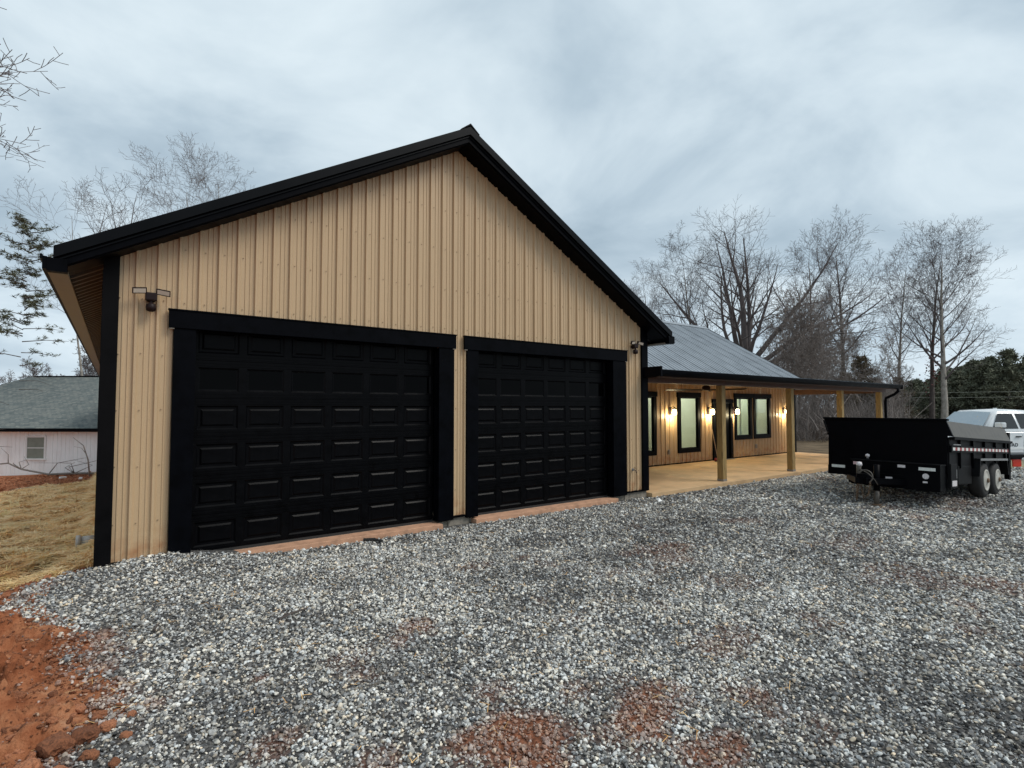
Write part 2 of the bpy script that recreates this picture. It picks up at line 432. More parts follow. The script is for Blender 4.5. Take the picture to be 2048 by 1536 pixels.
# gravel drive: a fine sheet whose material carries the far gravel, with real stones on the near part
PATCH = [(1.84,-4.8,.30,.34),(1.62,-4.85,.22,.3),(2.59,-5.03,.36,.2),(2.59,-5.46,.18,.16),(0.83,-3.26,.09,.1),(2.0,-3.15,.22,.26),
 (5.53,-2.87,.55,.4),(1.41,-3.34,.16,.2),(3.95,-4.75,.2,.2),(3.18,-3.76,.26,.13),(0.23,-3.11,.07,.2),(3.25,-5.28,.12,.12),(6.84,-5.15,.4,.6),
 (7.02,-5.66,.4,.9),(7.92,-4.02,.6,.42),(4.74,-5.04,.22,.2),(13.2,-3.6,.9,.9),(5.06,-4.03,.34,.26),(1.4,-3.6,.14,.12),(0.76,-4.06,.12,.12),
 (1.95,-4.35,.16,.12),(2.35,-4.62,.13,.1),(9.5,-6.0,.8,.5),(11.4,-3.2,.5,.4),(2.25,-5.05,.14,.12),(4.4,-3.1,.25,.14),(3.3,-2.0,.3,.12),(1.1,-4.55,.16,.14)]
STR = [.92, .85, .88, .75, .62, .6, .42, .25, .40, .25, .6, .6, .35, .3, .3, .3, .35, .3, .35, .5, .45, .4, .25, .4, .45, .25, .3, .45]
def clay_mask(x, y):
    c = np.zeros_like(np.asarray(x, float))
    wob = fbm(x, y, 51, 0.22, 4)
    for (cx, cy, a, b), s in zip(PATCH, STR):
        d = np.hypot((x-cx)/a, (y-cy)/b)
        c = np.maximum(c, s*sstep(1.35, 0.35, d + (wob-0.5)*1.9))
    ed = x-edge_x(y)
    c = np.maximum(c, sstep(0.42, -0.1, ed+(wob-0.5)*0.9)*0.95*(y < -1.2))
    c = np.maximum(c, 0.4*sstep(0.68, 0.82, fbm(x, y, 77, 0.8, 4)))
    return c
def gravel_material():
    m = bpy.data.materials.new('gravel_bed'); m.use_nodes = True
    t = m.node_tree; b = t.nodes['Principled BSDF']
    g = N(t, 'ShaderNodeNewGeometry'); at = N(t, 'ShaderNodeAttribute', attribute_name='clay')
    nearfar = N(t, 'ShaderNodeAttribute', attribute_name='far')
    v = N(t, 'ShaderNodeTexVoronoi'); v.inputs['Scale'].default_value = 26
    L(t, g.outputs['Position'], v.inputs['Vector'])
    sp = N(t, 'ShaderNodeSeparateColor'); L(t, v.outputs['Color'], sp.inputs[0])
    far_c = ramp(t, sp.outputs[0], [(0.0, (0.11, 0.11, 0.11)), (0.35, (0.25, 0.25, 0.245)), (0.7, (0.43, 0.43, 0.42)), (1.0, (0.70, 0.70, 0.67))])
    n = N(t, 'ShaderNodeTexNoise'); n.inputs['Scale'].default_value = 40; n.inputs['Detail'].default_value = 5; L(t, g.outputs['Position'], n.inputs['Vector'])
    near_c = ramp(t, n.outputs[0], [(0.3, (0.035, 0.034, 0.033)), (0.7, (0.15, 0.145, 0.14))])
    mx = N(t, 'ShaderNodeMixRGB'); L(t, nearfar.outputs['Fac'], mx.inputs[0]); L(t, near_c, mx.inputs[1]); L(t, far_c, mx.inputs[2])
    cl = ramp(t, n.outputs[0], [(0.3, (0.15, 0.05, 0.024)), (0.6, (0.29, 0.11, 0.055)), (0.8, (0.40, 0.2, 0.12))])
    m2 = N(t, 'ShaderNodeMixRGB'); L(t, at.outputs['Fac'], m2.inputs[0]); L(t, mx.outputs[0], m2.inputs[1]); L(t, cl, m2.inputs[2])
    L(t, m2.outputs[0], b.inputs['Base Color']); b.inputs['Roughness'].default_value = 0.9; b.inputs['Specular IOR Level'].default_value = 0.2
    bp = N(t, 'ShaderNodeBump'); bp.inputs['Strength'].default_value = 1.0; bp.inputs['Distance'].default_value = 0.03
    L(t, mathn(t, 'SUBTRACT', 1.0, v.outputs['Distance']), bp.inputs['Height']); L(t, bp.outputs[0], b.inputs['Normal'])
    return m
def drive_mask(X, Y):
    m = (X > edge_x(Y)-0.2) & (Y < 0.22) & (Y > -26)
    m &= ~((X > -0.05) & (X < 8.6) & (Y > 0.10))
    m |= (X > 21.0) & (Y < 1.5+0.25*(X-21)) & (Y > -26) & (X < 46)
    return m & (X < 46)
def trackf(x, y):
    return 0.55*fbm(x*0.42+y*0.30, y-x*0.06, 91, 0.75, 4)+0.45*fbm(x, y, 95, 0.30, 3)
def undul(x, y):
    return (trackf(x, y)-0.5)*0.07*sstep(0.3, 1.2, np.minimum(x-edge_x(y), 3))*sstep(-0.15, -0.8, y)
def drive_z(X, Y):
    return height(X, Y) + undul(X, Y) + 0.002 - 0.10*sstep(0.22, -0.12, X-edge_x(Y))
dx = axis_pts(-1.6, 9.0, 0.09, 46, 1.05); dx = dx[(dx > -2.2) & (dx < 47)]
dy = axis_pts(-6.6, 0.3, 0.07, 26, 1.06); dy = dy[(dy > -27) & (dy < 9)]
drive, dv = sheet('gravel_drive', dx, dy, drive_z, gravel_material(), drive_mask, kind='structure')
att = drive.data.attributes.new('clay', 'FLOAT', 'POINT'); att.data.foreach_set('value', clay_mask(dv[:, 0], dv[:, 1]))
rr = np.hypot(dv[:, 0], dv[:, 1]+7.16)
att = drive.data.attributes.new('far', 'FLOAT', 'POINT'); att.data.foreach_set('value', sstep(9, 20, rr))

# ---- loose stones: points with attributes, instanced by geometry nodes (nobody could count them)
def stone_material():
    m = bpy.data.materials.new('crushed_stone'); m.use_nodes = True
    t = m.node_tree; b = t.nodes['Principled BSDF']
    tone = N(t, 'ShaderNodeAttribute', attribute_name='tone', attribute_type='INSTANCER')
    clay = N(t, 'ShaderNodeAttribute', attribute_name='clay', attribute_type='INSTANCER')
    hue = N(t, 'ShaderNodeAttribute', attribute_name='hue', attribute_type='INSTANCER')
    c = ramp(t, tone.outputs['Fac'], [(0.0, (0.045, 0.045, 0.047)), (0.25, (0.125, 0.125, 0.128)), (0.55, (0.31, 0.31, 0.31)), (0.8, (0.56, 0.56, 0.545)), (1.0, (0.84, 0.835, 0.81))])
    tint = ramp(t, hue.outputs['Fac'], [(0.0, (0.95, 0.98, 1.0)), (0.5, (1.03, 1, 0.95)), (0.85, (1.07, 0.99, 0.86)), (1.0, (1.15, 0.94, 0.70))])
    mt = N(t, 'ShaderNodeMixRGB', blend_type='MULTIPLY'); mt.inputs[0].default_value = 1; L(t, c, mt.inputs[1]); L(t, tint, mt.inputs[2])
    g = N(t, 'ShaderNodeNewGeometry')
    n = N(t, 'ShaderNodeTexNoise'); n.inputs['Scale'].default_value = 70; n.inputs['Detail'].default_value = 4; L(t, g.outputs['Position'], n.inputs['Vector'])
    cl = ramp(t, n.outputs[0], [(0.3, (0.15, 0.052, 0.025)), (0.55, (0.31, 0.125, 0.062)), (0.8, (0.46, 0.25, 0.15))])
    m2 = N(t, 'ShaderNodeMixRGB'); L(t, mathn(t, 'MULTIPLY', clay.outputs['Fac'], 0.76), m2.inputs[0]); L(t, mt.outputs[0], m2.inputs[1]); L(t, cl, m2.inputs[2])
    gr = ramp(t, n.outputs[0], [(0.3, (0.78, 0.78, 0.78)), (0.7, (1.15, 1.15, 1.15))])
    m3 = N(t, 'ShaderNodeMixRGB', blend_type='MULTIPLY'); m3.inputs[0].default_value = 1; L(t, m2.outputs[0], m3.inputs[1]); L(t, gr, m3.inputs[2])
    L(t, m3.outputs[0], b.inputs['Base Color']); b.inputs['Roughness'].default_value = 0.7; b.inputs['Specular IOR Level'].default_value = 0.35
    return m
def proto_stone(seed, m):
    r = random.Random(seed); bm = bmesh.new()
    for _ in range(15):
        v = Vector((r.gauss(0, 1), r.gauss(0, 1), r.gauss(0, 1))).normalized()
        v = Vector((v.x*r.uniform(.85, 1.15), v.y*r.uniform(.7, 1.0), v.z*r.uniform(.5, .8)))
        bm.verts.new(v*0.5)
    bmesh.ops.convex_hull(bm, input=bm.verts)
    bmesh.ops.bevel(bm, geom=bm.edges[:], offset=0.05, segments=1, affect='EDGES')
    me = bpy.data.meshes.new('stone_shape'); bm.to_mesh(me); bm.free(); me.materials.append(m)
    return bpy.data.objects.new('stone_shape', me)
def scatter(name, pts, rot, scl, attrs, protos, m, **props):
    me = bpy.data.meshes.new(name)
    me.vertices.add(len(pts)); me.vertices.foreach_set('co', np.asarray(pts, np.float32).ravel())
    a = me.attributes.new('rot', 'FLOAT_VECTOR', 'POINT'); a.data.foreach_set('vector', np.asarray(rot, np.float32).ravel())
    a = me.attributes.new('scl', 'FLOAT_VECTOR', 'POINT'); a.data.foreach_set('vector', np.asarray(scl, np.float32).ravel())
    a = me.attributes.new('pick', 'INT', 'POINT'); a.data.foreach_set('value', np.random.RandomState(5).randint(0, len(protos), len(pts)).astype(np.int32))
    for k, v in attrs.items():
        a = me.attributes.new(k, 'FLOAT', 'POINT'); a.data.foreach_set('value', np.asarray(v, np.float32))
    me.materials.append(m)
    o = link(name, me, None, **props)
    ng = bpy.data.node_groups.new(name+'_nodes', 'GeometryNodeTree')
    ng.interface.new_socket('Geometry', in_out='INPUT', socket_type='NodeSocketGeometry')
    ng.interface.new_socket('Geometry', in_out='OUTPUT', socket_type='NodeSocketGeometry')
    gi = ng.nodes.new('NodeGroupInput'); go = ng.nodes.new('NodeGroupOutput')
    jn = ng.nodes.new('GeometryNodeGeometryToInstance')
    for p in reversed(protos):
        oi = ng.nodes.new('GeometryNodeObjectInfo'); oi.inputs['Object'].default_value = p
        oi.inputs['As Instance'].default_value = False
        ng.links.new(oi.outputs['Geometry'], jn.inputs[0])
    ip = ng.nodes.new('GeometryNodeInstanceOnPoints'); ip.inputs['Pick Instance'].default_value = True
    def na(n, ty):
        x = ng.nodes.new('GeometryNodeInputNamedAttribute'); x.data_type = ty; x.inputs['Name'].default_value = n; return x.outputs['Attribute']
    ng.links.new(gi.outputs[0], ip.inputs['Points']); ng.links.new(jn.outputs[0], ip.inputs['Instance'])
    ng.links.new(na('pick', 'INT'), ip.inputs['Instance Index'])
    er = ng.nodes.new('FunctionNodeEulerToRotation'); ng.links.new(na('rot', 'FLOAT_VECTOR'), er.inputs[0])
    ng.links.new(er.outputs[0], ip.inputs['Rotation']); ng.links.new(na('scl', 'FLOAT_VECTOR'), ip.inputs['Scale'])
    ng.links.new(ip.outputs[0], go.inputs[0])
    md = o.modifiers.new('scatter', 'NODES'); md.node_group = ng
    return o
rs = np.random.RandomState(11)
def ring_points(r0, r1, dens, a0=R(-28), a1=R(122)):
    n = int(dens*(a1-a0)/2*(r1*r1-r0*r0))
    r = np.sqrt(rs.uniform(r0*r0, r1*r1, n)); a = rs.uniform(a0, a1, n)
    return np.stack([r*np.cos(a), r*np.sin(a)-7.16], 1)
pp = []; ss = []
for r0, r1, d, s in ((1.5, 4.2, 3900, .0195), (4.2, 7.0, 2700, .0222), (7.0, 10.5, 1500, .0265), (10.5, 16, 560, .037), (16, 26, 150, .054)):
    p = ring_points(r0, r1, d); pp.append(p); ss.append(np.full(len(p), s))
pp = np.concatenate(pp); ss = np.concatenate(ss)
x, y = pp[:, 0], pp[:, 1]
wob = fbm(x, y, 61, 0.3, 3)
ok = (x > edge_x(y)+(wob-0.5)*0.5-0.02) & (y < 0.10) & ~((x > 0.62) & (x < 8.2) & (y > -0.10)) & ~((x > 8.55) & (x < 21.05) & (y > -0.16)) & (x < 40)
ok |= (x > 21.2) & (y < 0.5+0.25*(x-21)) & (x < 40)
# strays out on the clay
ok |= (rs.uniform(0, 1, len(x)) < 0.13*sstep(-1.3, 0.0, x-edge_x(y))) & (x <= edge_x(y)+0.1) & (y < 0.3)
cm = clay_mask(x, y)
ok &= rs.uniform(0, 1, len(x)) > np.maximum(0, cm-0.6)*0.35*(x > edge_x(y)+0.2) + np.maximum(0, cm-0.5)*1.5*(x <= edge_x(y)+0.2)
x, y, ss, cm = x[ok], y[ok], ss[ok], cm[ok]
n = len(x)
size = ss*np.clip(rs.lognormal(0.0, 0.36, n), .45, 2.3)
track = trackf(x, y)
tone = np.clip(rs.beta(1.5, 1.7, n)*0.98 + (track-0.5)*1.0 + 0.11, 0, 1)
tone = np.where(rs.uniform(0, 1, n) < 0.055, rs.uniform(.86, 1, n), tone)
z = height(x, y) + undul(x, y) + 0.005 + size*rs.uniform(-0.10, 0.36, n)
pts = np.stack([x, y, z], 1)
rot = np.stack([rs.normal(0, .38, n), rs.normal(0, .38, n), rs.uniform(0, 6.283, n)], 1)
scl = np.stack([size, size*rs.uniform(.8, 1.1, n), size*rs.uniform(.75, 1.05, n)], 1)
smat = stone_material()
clay_i = np.clip(cm*1.15 - rs.uniform(0, .35, n), 0, 1)
scatter('gravel_stones', pts, rot, scl, {'tone': tone, 'clay': clay_i, 'hue': rs.uniform(0, 1, n)}, [proto_stone(k, smat) for k in range(8)], smat,
        kind='stuff', label='loose grey crushed stone spread over the drive')
print('stones', n)

# ---- crumbs of clay on the bare soil
def proto_crumb(seed):
    o = proto_stone(seed, M['clod']); o.name = 'crumb_shape'; return o
n = 70000
x = rs.uniform(-2.0, 0.4, n); y = rs.uniform(-5.2, 0.9, n)
ok = (x < edge_x(y)+0.18) & (rs.uniform(0, 1, n) < -0.15+1.5*fbm(x, y, 161, 0.35, 4)) & ((y < 0.5) | (x < -0.5))
x, y = x[ok], y[ok]; n = len(x)
size = np.clip(rs.lognormal(-4.55, 0.70, n), .004, .070)
pts = np.stack([x, y, ground_z(x, y)+size*rs.uniform(-.1, .3, n)], 1)
scatter('clay_crumbs', pts, np.stack([rs.normal(0, .5, n), rs.normal(0, .5, n), rs.uniform(0, 6.28, n)], 1), np.stack([size, size*.85, size*.8], 1), {}, [proto_crumb(200+k) for k in range(6)], M['clod'], kind='stuff', label='crumbs of red clay on the bare soil left of the gravel')
n = 7000
x = rs.uniform(-9, 0, n); y = rs.uniform(14, 25, n); size = np.clip(rs.lognormal(-2.9, 0.5, n), .02, .22)
pts = np.stack([x, y, ground_z(x, y)+size*.1], 1)
scatter('clay_lumps', pts, np.stack([rs.normal(0, .5, n), rs.normal(0, .5, n), rs.uniform(0, 6.28, n)], 1), np.stack([size, size*.85, size*.7], 1), {}, [proto_crumb(220+k) for k in range(5)], M['clod'], kind='stuff', label='churned red clay before the white house')

# ---- straw mulch on the seeded lawn
def straw_material():
    m = bpy.data.materials.new('straw'); m.use_nodes = True
    t = m.node_tree; b = t.nodes['Principled BSDF']
    tone = N(t, 'ShaderNodeAttribute', attribute_name='tone', attribute_type='INSTANCER')
    c = ramp(t, tone.outputs['Fac'], [(0.0, (0.30, 0.165, 0.065)), (0.3, (0.66, 0.355, 0.12)), (0.65, (0.93, 0.58, 0.24)), (0.9, (0.97, 0.76, 0.44)), (1.0, (0.70, 0.52, 0.20))])
    L(t, c, b.inputs['Base Color']); b.inputs['Roughness'].default_value = 0.6; b.inputs['Specular IOR Level'].default_value = 0.3
    return m
M['straw'] = straw_material()
def proto_straw(seed):
    r = random.Random(seed); mb = MB()
    for k in range(12):
        a = r.uniform(0, 2*PI); l = r.uniform(.06, .13); w = r.uniform(.0022, .004); z0 = r.uniform(0, .028); z1 = r.uniform(0, .035); zm = max(z0, z1)+r.uniform(0, .012)
        c = Vector((r.uniform(-.06, .06), r.uniform(-.06, .06), 0)); d = Vector((math.cos(a), math.sin(a), 0)); s = Vector((-d.y, d.x, 0))*w
        p0 = c-d*l+Vector((0, 0, z0)); p1 = c+Vector((0, 0, zm))+s*r.uniform(-2, 2); p2 = c+d*l+Vector((0, 0, z1))
        up = Vector((0, 0, w))
        mb.quad(p0-s, p0+s, p1+s+up, p1-s+up); mb.quad(p1-s+up, p1+s+up, p2+s, p2-s)
    o = bpy.data.objects.new('straw_shape', mb.mesh('straw_shape', M['straw'], fix=False)); return o
def lawn_ok(x, y):
    w = fbm(x, y, 121, 0.9, 4)-0.5
    near = y > np.interp(x, [-4, -1.6, -0.9, -0.45, -0.2], [-0.2, 0.25, 0.75, 0.30, 0.35]) + w*0.7
    farb = y < np.interp(x, [-7, -3.0, -2.2, -0.3], [8.5, 11.5, 15.0, 17.5]) + w*2.0
    return near & farb & (x < -0.13) & (x > -9)
ps = []; sv = []
for (y0, y1, dens, s) in ((-0.6, 2.5, 900, .95), (2.5, 7, 520, 1.2), (7, 19, 240, 1.7)):
    wide = 0.6 + 0.42*(y1+7.16)
    nn = int(dens*wide*(y1-y0)); ps.append(np.stack([rs.uniform(-wide, -0.12, nn), rs.uniform(y0, y1, nn)], 1)); sv.append(np.full(nn, s))
ps = np.concatenate(ps); sv = np.concatenate(sv)
k = lawn_ok(ps[:, 0], ps[:, 1]); thin = fbm(ps[:, 0], ps[:, 1], 131, 0.5, 3); k &= thin > 0.30+rs.uniform(-.08, .08, len(thin))
ps = ps[k]; sv = sv[k]; n = len(ps); x, y = ps[:, 0], ps[:, 1]
lump = np.maximum(0, fbm(x, y, 141, 0.28, 3)-0.40)*0.20
pts = np.stack([x, y, ground_z(x, y)+0.004+lump], 1)
rot = np.stack([rs.normal(0, .16, n), rs.normal(0, .16, n), rs.uniform(0, 6.283, n)], 1)
scl = np.repeat((sv*rs.uniform(.8, 1.3, n))[:, None], 3, 1)
stone = np.clip(rs.beta(1.3, 1.3, n)*.80+(fbm(x, y, 151, 0.5, 3)-.5)*.6+.34, 0, .95)
stone = np.where(rs.uniform(0, 1, n) < 0.05, 1.0, stone)
scatter('straw_lawn', pts, rot, scl, {'tone': stone}, [proto_straw(s) for s in range(5)], M['straw'], kind='stuff', label='golden straw mulch spread over the seeded lawn')
print('straw', n)
# bits of straw and dead leaves blown over the gravel and the bare clay
n = 360
x = rs.uniform(-1.6, 9, n); y = rs.uniform(-5.4, -0.2, n)
pts = np.stack([x, y, np.where(x > edge_x(y), height(x, y)+undul(x, y)+.02, ground_z(x, y)+.01)], 1)
def proto_bit(seed):
    r = random.Random(seed); mb = MB(); a = r.uniform(-.3, .3)
    for k in range(2):
        d = Vector((math.cos(a+k*1.3), math.sin(a+k*1.3), .08))*r.uniform(.015, .038); w = Vector((-d.y, d.x, 0)).normalized()*.0016
        c = Vector((r.uniform(-.03, .03), r.uniform(-.03, .03), .004)); mb.quad(c-d-w, c-d+w, c+d+w, c+d-w)
    return bpy.data.objects.new('straw_bit', mb.mesh('straw_bit', M['straw'], fix=False))
scatter('straw_bits', pts, np.stack([rs.normal(0, .15, n), rs.normal(0, .15, n), rs.uniform(0, 6.28, n)], 1), np.ones((n, 3)), {'tone': rs.uniform(.1, .8, n)}, [proto_bit(k) for k in range(4)], M['straw'], kind='stuff', label='stray bits of straw blown over the gravel')

# ------------------------------------------------------------------ the house: garage wing, porch wing (one building, at the world origin)
house = thing('house', 'tan metal-sided house with black trim, two-door garage gable and lamp-lit porch', 'house')
XL, XR, XC = -0.11, 8.66, 4.25
SL = 0.564
def under(x): return 5.61 - SL*abs(x-4.24)
DZ = -0.12                                   # floor level
DOORS = [(0.74, 3.90), (4.60, 7.66)]
DTOP = 2.61
def rib_profile(x0, x1, pitch=0.2, start=0.150):
    """(x, depth) samples of ribbed panel between x0 and x1"""
    unit = [(0, 0), (.009, .030), (.032, .030), (.046, 0), (.094, 0), (.099, .008), (.111, .008), (.116, 0), (.146, 0), (.151, .008), (.163, .008), (.168, 0)]
    pts = [(x0, None), (x1, None)]
    k = math.floor((x0-start)/pitch)-1
    raw = []
    while start+k*pitch < x1+pitch:
        raw += [(start+k*pitch+a, d) for a, d in unit]; k += 1
    rx = [p[0] for p in raw]; rd = [p[1] for p in raw]
    res = [(x0, float(np.interp(x0, rx, rd)))]+[p for p in raw if x0+1e-4 < p[0] < x1-1e-4]+[(x1, float(np.interp(x1, rx, rd)))]
    return res
def siding_panel(x0, x1, yf, zlo, zhi, openings, parent, name='siding_panel'):
    prof = rib_profile(x0, x1)
    cuts = sorted({c for o in openings for c in (o[0], o[1]) if x0 < c < x1} | ({4.24} if x0 < 4.24 < x1 and yf < 1 else set()))
    rx = [p[0] for p in prof]; rd = [p[1] for p in prof]
    for c in cuts: prof.append((c, float(np.interp(c, rx, rd))))
    prof.sort(); mb = MB()
    levels = sorted({q for o in openings if o[0] < x1 and o[1] > x0 for q in (o[2], o[3]) if q > zlo+.01})
    for (xa, da), (xb, db) in zip(prof[:-1], prof[1:]):
        if xb-xa < 1e-5: continue
        xm = (xa+xb)/2; spans = [(zlo, None)]
        for o in openings:
            if o[0] <= xm <= o[1]:
                spans = ([(zlo, o[2])] if o[2] > zlo+.01 else [])+[(o[3], None)]
        for a, b in spans:
            mids = [q for q in levels if q > a+.01 and (b is None or q < b-.01)]
            lv_ = [a]+mids+[b]
            for p, q in zip(lv_[:-1], lv_[1:]):
                za, zb = (zhi(xa), zhi(xb)) if q is None else (q, q)
                mb.quad((xa, yf-da, p), (xb, yf-db, p), (xb, yf-db, zb), (xa, yf-da, zb))
    if not mb.f: return None
    # weld the strips so the sheet reads as one folded piece
    me = mb.mesh(name, M['siding'], fix=False)
    bm = bmesh.new(); bm.from_mesh(me); bmesh.ops.remove_doubles(bm, verts=bm.verts, dist=1e-4); bm.to_mesh(me); bm.free()
    return link(name, me, parent)
garage_open = [(a, b, -1, DTOP+0.03) for a, b in DOORS]
xs = [XL+0.02]+[0.150-0.003+0.8*k for k in range(1, 11)]+[XR-0.02]
for i, (a, b) in enumerate(zip(xs[:-1], xs[1:])):
    # neighbouring sheets lap: every second one sits 2 mm prouder
    siding_panel(a, b, 0.0-(0.002 if i % 2 else 0), -0.07, lambda x: under(x)+0.03, garage_open, house)
sb = MB()
for zrow in np.arange(0.35, 5.4, 0.61):
    for kx in range(-1, 44):
        X0 = 0.150+0.2*kx+0.072
        if X0 < XL+.1 or X0 > XR-.1 or zrow > under(X0)-.1: continue
        if any(a-.2 < X0 < b+.2 and zrow < 2.75 for a, b in DOORS): continue
        Z0 = zrow+rnd.uniform(-.012, .012)
        sb.lathe([(.0065, -.004), (.0065, -.0105), (.003, -.012)], (X0, -0.001, Z0), 'y', 6)
sb.build('screws', M['screw'], house, kind='stuff')
# structure behind the sheets: closed walls
MB().box(XL+.01, XL+.12, 0.16, 24.0, -.3, 3.12).build('side_wall', M['siding'], house)
MB().box(XR-.12, XR-.01, 0.16, 24.0, -.3, 3.12).build('side_wall', M['siding'], house)
MB().prism([(XL+.02, 23.9, -.3), (XR-.02, 23.9, -.3), (XR-.02, 23.9, 3.1), (4.24, 23.9, 5.58), (XL+.02, 23.9, 3.1)], (0, .1, 0)).build('back_wall', M['siding'], house)
MB().box(XL+.03, XR-.03, .9, 1.0, -.3, 2.95).build('inner_wall', M['darkglass'], house)
MB().box(XL+.12, XR-.12, .02, 23.8, -.32, DZ-.004).build('garage_floor', M['concrete'], house)
# foundation curb seen under the piers
for a, b in ((XL+.02, .56), (4.10, 4.46), (8.02, XR)):
    MB().box(a, b, -.004, .14, -.34, -.068).build('foundation_curb', M['concrete'], house, bevel=.006)
    MB().box(a-.005, b+.005, -.044, -.004, -.075, -.045).build('base_trim', M['black'], house)
for a, b in DOORS:
    MB().box(a-.08, b+.04, -.13, .116, -.34, DZ-.0035).build('door_sill', M['sill'], house, bevel=.008)
# corner boards
MB().prism([(XL-.015, -.050, -.30), (.015, -.050, -.30), (.015, -.050, under(.015)+.04), (XL-.015, -.050, under(XL-.015)+.04)], (0, .048, 0)).build('corner_trim', M['black_dirty'], house)
MB().box(XL-.02, XL-.001, -.048, .14, -.30, 3.05).build('corner_trim_return', M['black_dirty'], house)
MB().prism([(8.51, -.050, -.06), (8.675, -.050, -.06), (8.675, -.050, under(8.675)+.04), (8.51, -.050, under(8.51)+.04)], (0, .048, 0)).build('corner_trim', M['black'], house)
MB().box(8.676, 8.69, -.048, .14, -.07, 3.05).build('corner_trim_return', M['black'], house)
# door surrounds: header, two side casings, reveal
for i, (a, b) in enumerate(DOORS):
    hx0, hx1 = ((0.47, 4.185), (4.335, 8.05))[i]
    tl, tr = ((0.52, 4.16), (4.39, 8.03))[i]
    MB().box(hx0, hx1, -.075, -.031, 2.49, 2.69).build('door_header', M['black'], house, bevel=.004)
    MB().box(hx0-.008, hx1+.008, -.085, -.029, 2.69, 2.705).build('header_cap', M['black'], house)
    for (p, q) in ((tl, a), (b, tr)):
        MB().box(p, q, -.058, .10, -.10 if p > .6 else -.06, 2.488).build('door_casing', M['black'], house, bevel=.004)
    MB().box(a, b, -.03, .11, 2.50, 2.62).build('door_reveal', M['black'], house)
    for hx in (hx0+.005, hx1-.055):
        MB().box(hx, hx+.05, -.07, -.035, 2.478, 2.489).build('header_end_clip', M['taupe'], house)
    # overhead sectional door
    ns, nc = 6, 6; sh = (DTOP-DZ)/ns; cw = (b-a)/nc; yf = .125
    ph, pw = .285, cw-.085
    d = MB().box(a, b, .147, .19, DZ, DTOP)
    for s in range(ns):
        z0 = DZ+s*sh; z1 = z0+sh; zb = z0+(sh-ph)/2; zt = zb+ph
        for r0, r1 in ((z0+.003, zb), (zt, z1-.003)):
            d.box(a, b, yf, .147, r0, r1)
            for q in (.30, .68):
                zz_ = r0+(r1-r0)*q; d.box(a, b, yf-.005, yf, zz_-.006, zz_+.006)
        for c in range(nc+1):
            c0 = a if c == 0 else a+c*cw-.0425; c1 = b if c == nc else a+c*cw+.0425
            d.box(c0, c1, yf, .147, zb, zt)
    door = d.build('garage_door', M['door'], house, fix=True)
    if i == 0:
        def rect(w, h, y): return [(-w/2, y, -h/2), (w/2, y, -h/2), (w/2, y, h/2), (-w/2, y, h/2)]
        pm = MB(); rings = [rect(pw, ph, 0), rect(pw-.036, ph-.036, .016), rect(pw-.085, ph-.085, .016), rect(pw-.125, ph-.125, .003)]
        vs = [v for r in rings for v in r]; fs = [(r*4+j, r*4+(j+1) % 4, (r+1)*4+(j+1) % 4, (r+1)*4+j) for r in range(3) for j in range(4)]+[(12, 13, 14, 15)]
        panel_me = pm.add(vs, fs).mesh('panel', M['door'], fix=False)
        gm = MB(); rings = [rect(pw, ph, 0), rect(pw-.03, ph-.03, .012), rect(pw-.05, ph-.05, .014)]
        vs = [v for r in rings for v in r]; fs = [(r*4+j, r*4+(j+1) % 4, (r+1)*4+(j+1) % 4, (r+1)*4+j) for r in range(2) for j in range(4)]
        frame_me = gm.add(vs, fs).mesh('pane_frame', M['door'], fix=False)
        pane_me = MB().quad(*rect(pw-.05, ph-.05, .0145)).mesh('window_pane', M['darkglass'], fix=False)
    for s in range(ns):
        for c in range(nc):
            loc = (a+(c+.5)*cw, yf, DZ+(s+.5)*sh)
            if s == 4:
                o = link('pane_frame', frame_me, door); o.location = loc
                o = link('window_pane', pane_me, door); o.location = loc
            else:
                o = link('panel', panel_me, door); o.location = loc
    MB().box(a, b, .118, .20, DZ-.004, DZ+.03).build('bottom_seal', M['rubber'], door)

# garage roof
OV = 0.33; EX = 0.40                       # front overhang, side overhang
xl, xr_ = XL-EX, XR+EX
def roofpoly(xa, xb, y0, y1, lo, hi):
    return MB().prism([(xa, y0, under(xa)+lo), (xb, y0, under(xb)+lo), (xb, y0, under(xb)+hi), (xa, y0, under(xa)+hi)], (0, y1-y0, 0))
for xa, xb in ((xl, 4.24), (4.24, xr_)):
    roofpoly(xa, xb, -OV+.03, 24.3, .10, .205).build('roof_deck', M['roof_black'], house)
    # standing ribs on the roof sheets
    rb = MB()
    for k in range(90):
        yy = -OV+.1+k*.27
        m_ = MB().prism([(xa, yy, under(xa)+.205), (xb, yy, under(xb)+.205), (xb, yy, under(xb)+.228), (xa, yy, under(xa)+.228)], (0, .04, 0)); rb.add(m_.v, m_.f)
    rb.build('roof_ribs', M['roof_black'], house, kind='stuff')
    roofpoly(xa, xb, -OV, -OV+.028, .015, .118).build('rake_fascia', M['black'], house)
    roofpoly(xa, xb, -OV-.018, -OV-.001, .085, .100).build('rake_bead', M['roof_black'], house)
    roofpoly(xa, xb, -OV-.045, -OV+.029, .118, .235).build('rake_trim', M['roof_black'], house)
    roofpoly(xa, xb, -OV+.03, .16, .0, .014).build('rake_soffit', M['black'], house)
for s in (-1, 1):
    xa, xb = 4.24, 4.24+s*.16
    MB().prism([(xa, -OV-.05, under(xa)+.262), (xb, -OV-.05, under(xb)+.238), (xb, -OV-.05, under(xb)+.250), (xa, -OV-.05, under(xa)+.285)], (0, 24.6, 0)).build('ridge_cap', M['roof_black'], house)
